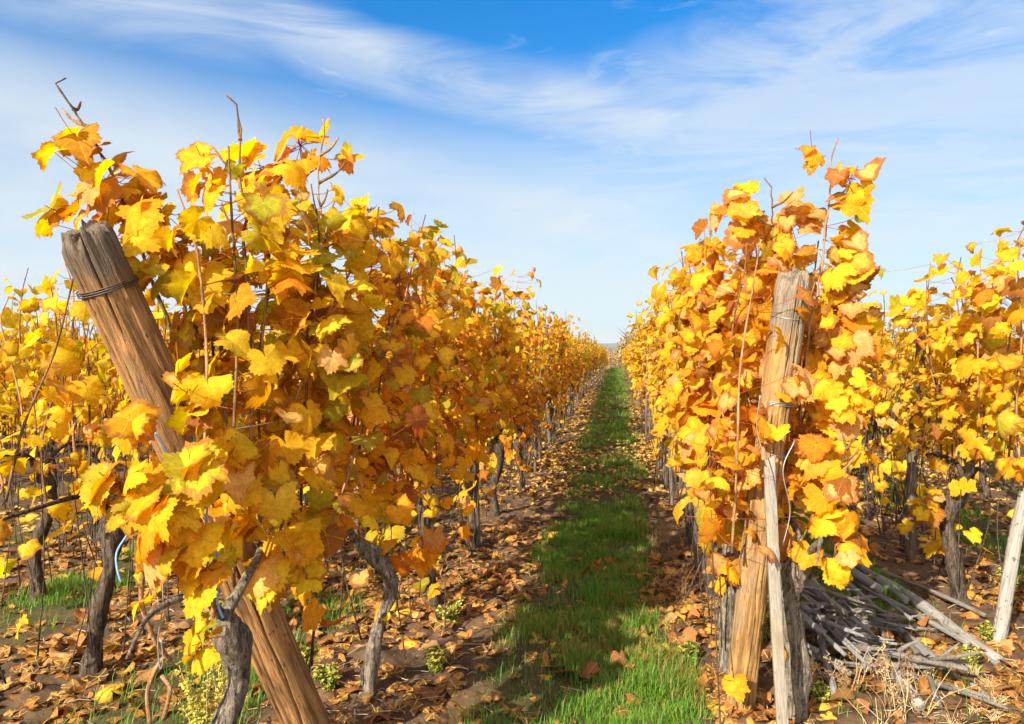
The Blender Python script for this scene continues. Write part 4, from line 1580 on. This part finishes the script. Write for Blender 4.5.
# low sheet of thin cloud and thin high wisps
low = b.math('MULTIPLY', b.ss(el, .13, .34, 1, 0), b.math('MULTIPLY', b.ss(warp2, .28, .60, .55, 1), b.ss(b.math('ADD', b.math('MULTIPLY', fib2, .6), b.math('MULTIPLY', fib, .4)), .38, .58, .45, 1.15)))
corner = b.math('MULTIPLY', b.math('MULTIPLY', b.ss(az, -.28, -.55), b.ss(el, .30, .40)), b.ss(fib, .3, .65, .25, .75))
left = b.math('MULTIPLY', b.ss(b.math('ADD', el, b.math('MULTIPLY', az, .12)), .15, .30, 1, 0), b.ss(warp2, .25, .65, .42, .85))
wisp = b.math('MULTIPLY', b.ss(fib, .50, .78), b.ss(el, .50, .34, .0, .75))
wisp2 = b.math('MULTIPLY', b.ss(fib2, .52, .80), b.math('MULTIPLY', b.ss(el, .62, .40, .1, .6), b.ss(az, -.15, .2)))
cl = b.math('MAXIMUM', b.math('MULTIPLY', band, .80), b.math('MULTIPLY', veil, .66))
cl = b.math('MAXIMUM', cl, b.math('MULTIPLY', low, .85))
cl = b.math('MAXIMUM', b.math('MAXIMUM', cl, corner), left)
cl = b.math('MAXIMUM', cl, wisp)
cl = b.math('MAXIMUM', cl, wisp2)
# thin overall veil, clearer towards the top of the middle
gap = b.math('MULTIPLY', b.ss(el, .33, .45), b.ss(b.math('ABSOLUTE', b.math('ADD', az, .05)), .5, .1))
haz = b.math('MULTIPLY', b.math('MULTIPLY_ADD', b.ss(el, .08, .42, 1, 0), .40, .10), b.math('SUBTRACT', 1, gap))
haz = b.math('MULTIPLY', haz, b.ss(warp, .25, .7, .45, 1.1))
cl = b.math('SUBTRACT', 1, b.math('MULTIPLY', b.math('SUBTRACT', 1, cl), b.math('SUBTRACT', 1, haz)))
cl = b.math('MINIMUM', b.math('MAXIMUM', b.math('MULTIPLY', b.math('SUBTRACT', cl, .09), 1.12), 0), 1)
CLOUD_AND_FILL = (5.3, 5.85, 6.3)
back = b.ss(sp.outputs[1], .0, -.6)  # bright warm sheet added to the unseen sky behind the camera, fills the shadows
cl = b.math('MAXIMUM', cl, b.math('MULTIPLY', back, b.ss(fib2, .25, .6, .35, .85)))
CLOUD_AND_FILL = b.mix(back, CLOUD_AND_FILL, (20.5, 18.2, 15.4))  # cloud white ahead, warm glow of the added fill behind
cm = b.mix(cl, b.mix(1, hs.outputs[0], b.mix(b.ss(el, .2, .48), (.42, .93, 1.15), (.0, .98, 1.42)), 'MULTIPLY'), CLOUD_AND_FILL)
bg = b.n('ShaderNodeBackground', Strength=.057)
t.links.new(cm, bg.inputs[0])
wo = t.nodes.new('ShaderNodeOutputWorld')
t.links.new(bg.outputs[0], wo.inputs[0])

# ------------------------------------------------------------------ render settings
sc.view_settings.view_transform = 'Standard'
sc.view_settings.look = 'None'
sc.view_settings.exposure = 1.38
sc.view_settings.gamma = 1
sc.view_settings.use_curve_mapping = False
sc.render.engine = 'CYCLES'
cy = sc.cycles
cy.max_bounces = 8
cy.diffuse_bounces = 4
cy.transmission_bounces = 5
cy.glossy_bounces = 2
cy.volume_bounces = 0
cy.transparent_max_bounces = 4
cy.use_adaptive_sampling = True
cy.adaptive_threshold = .02
cy.use_denoising = True
cy.caustics_reflective = False
cy.caustics_refractive = False
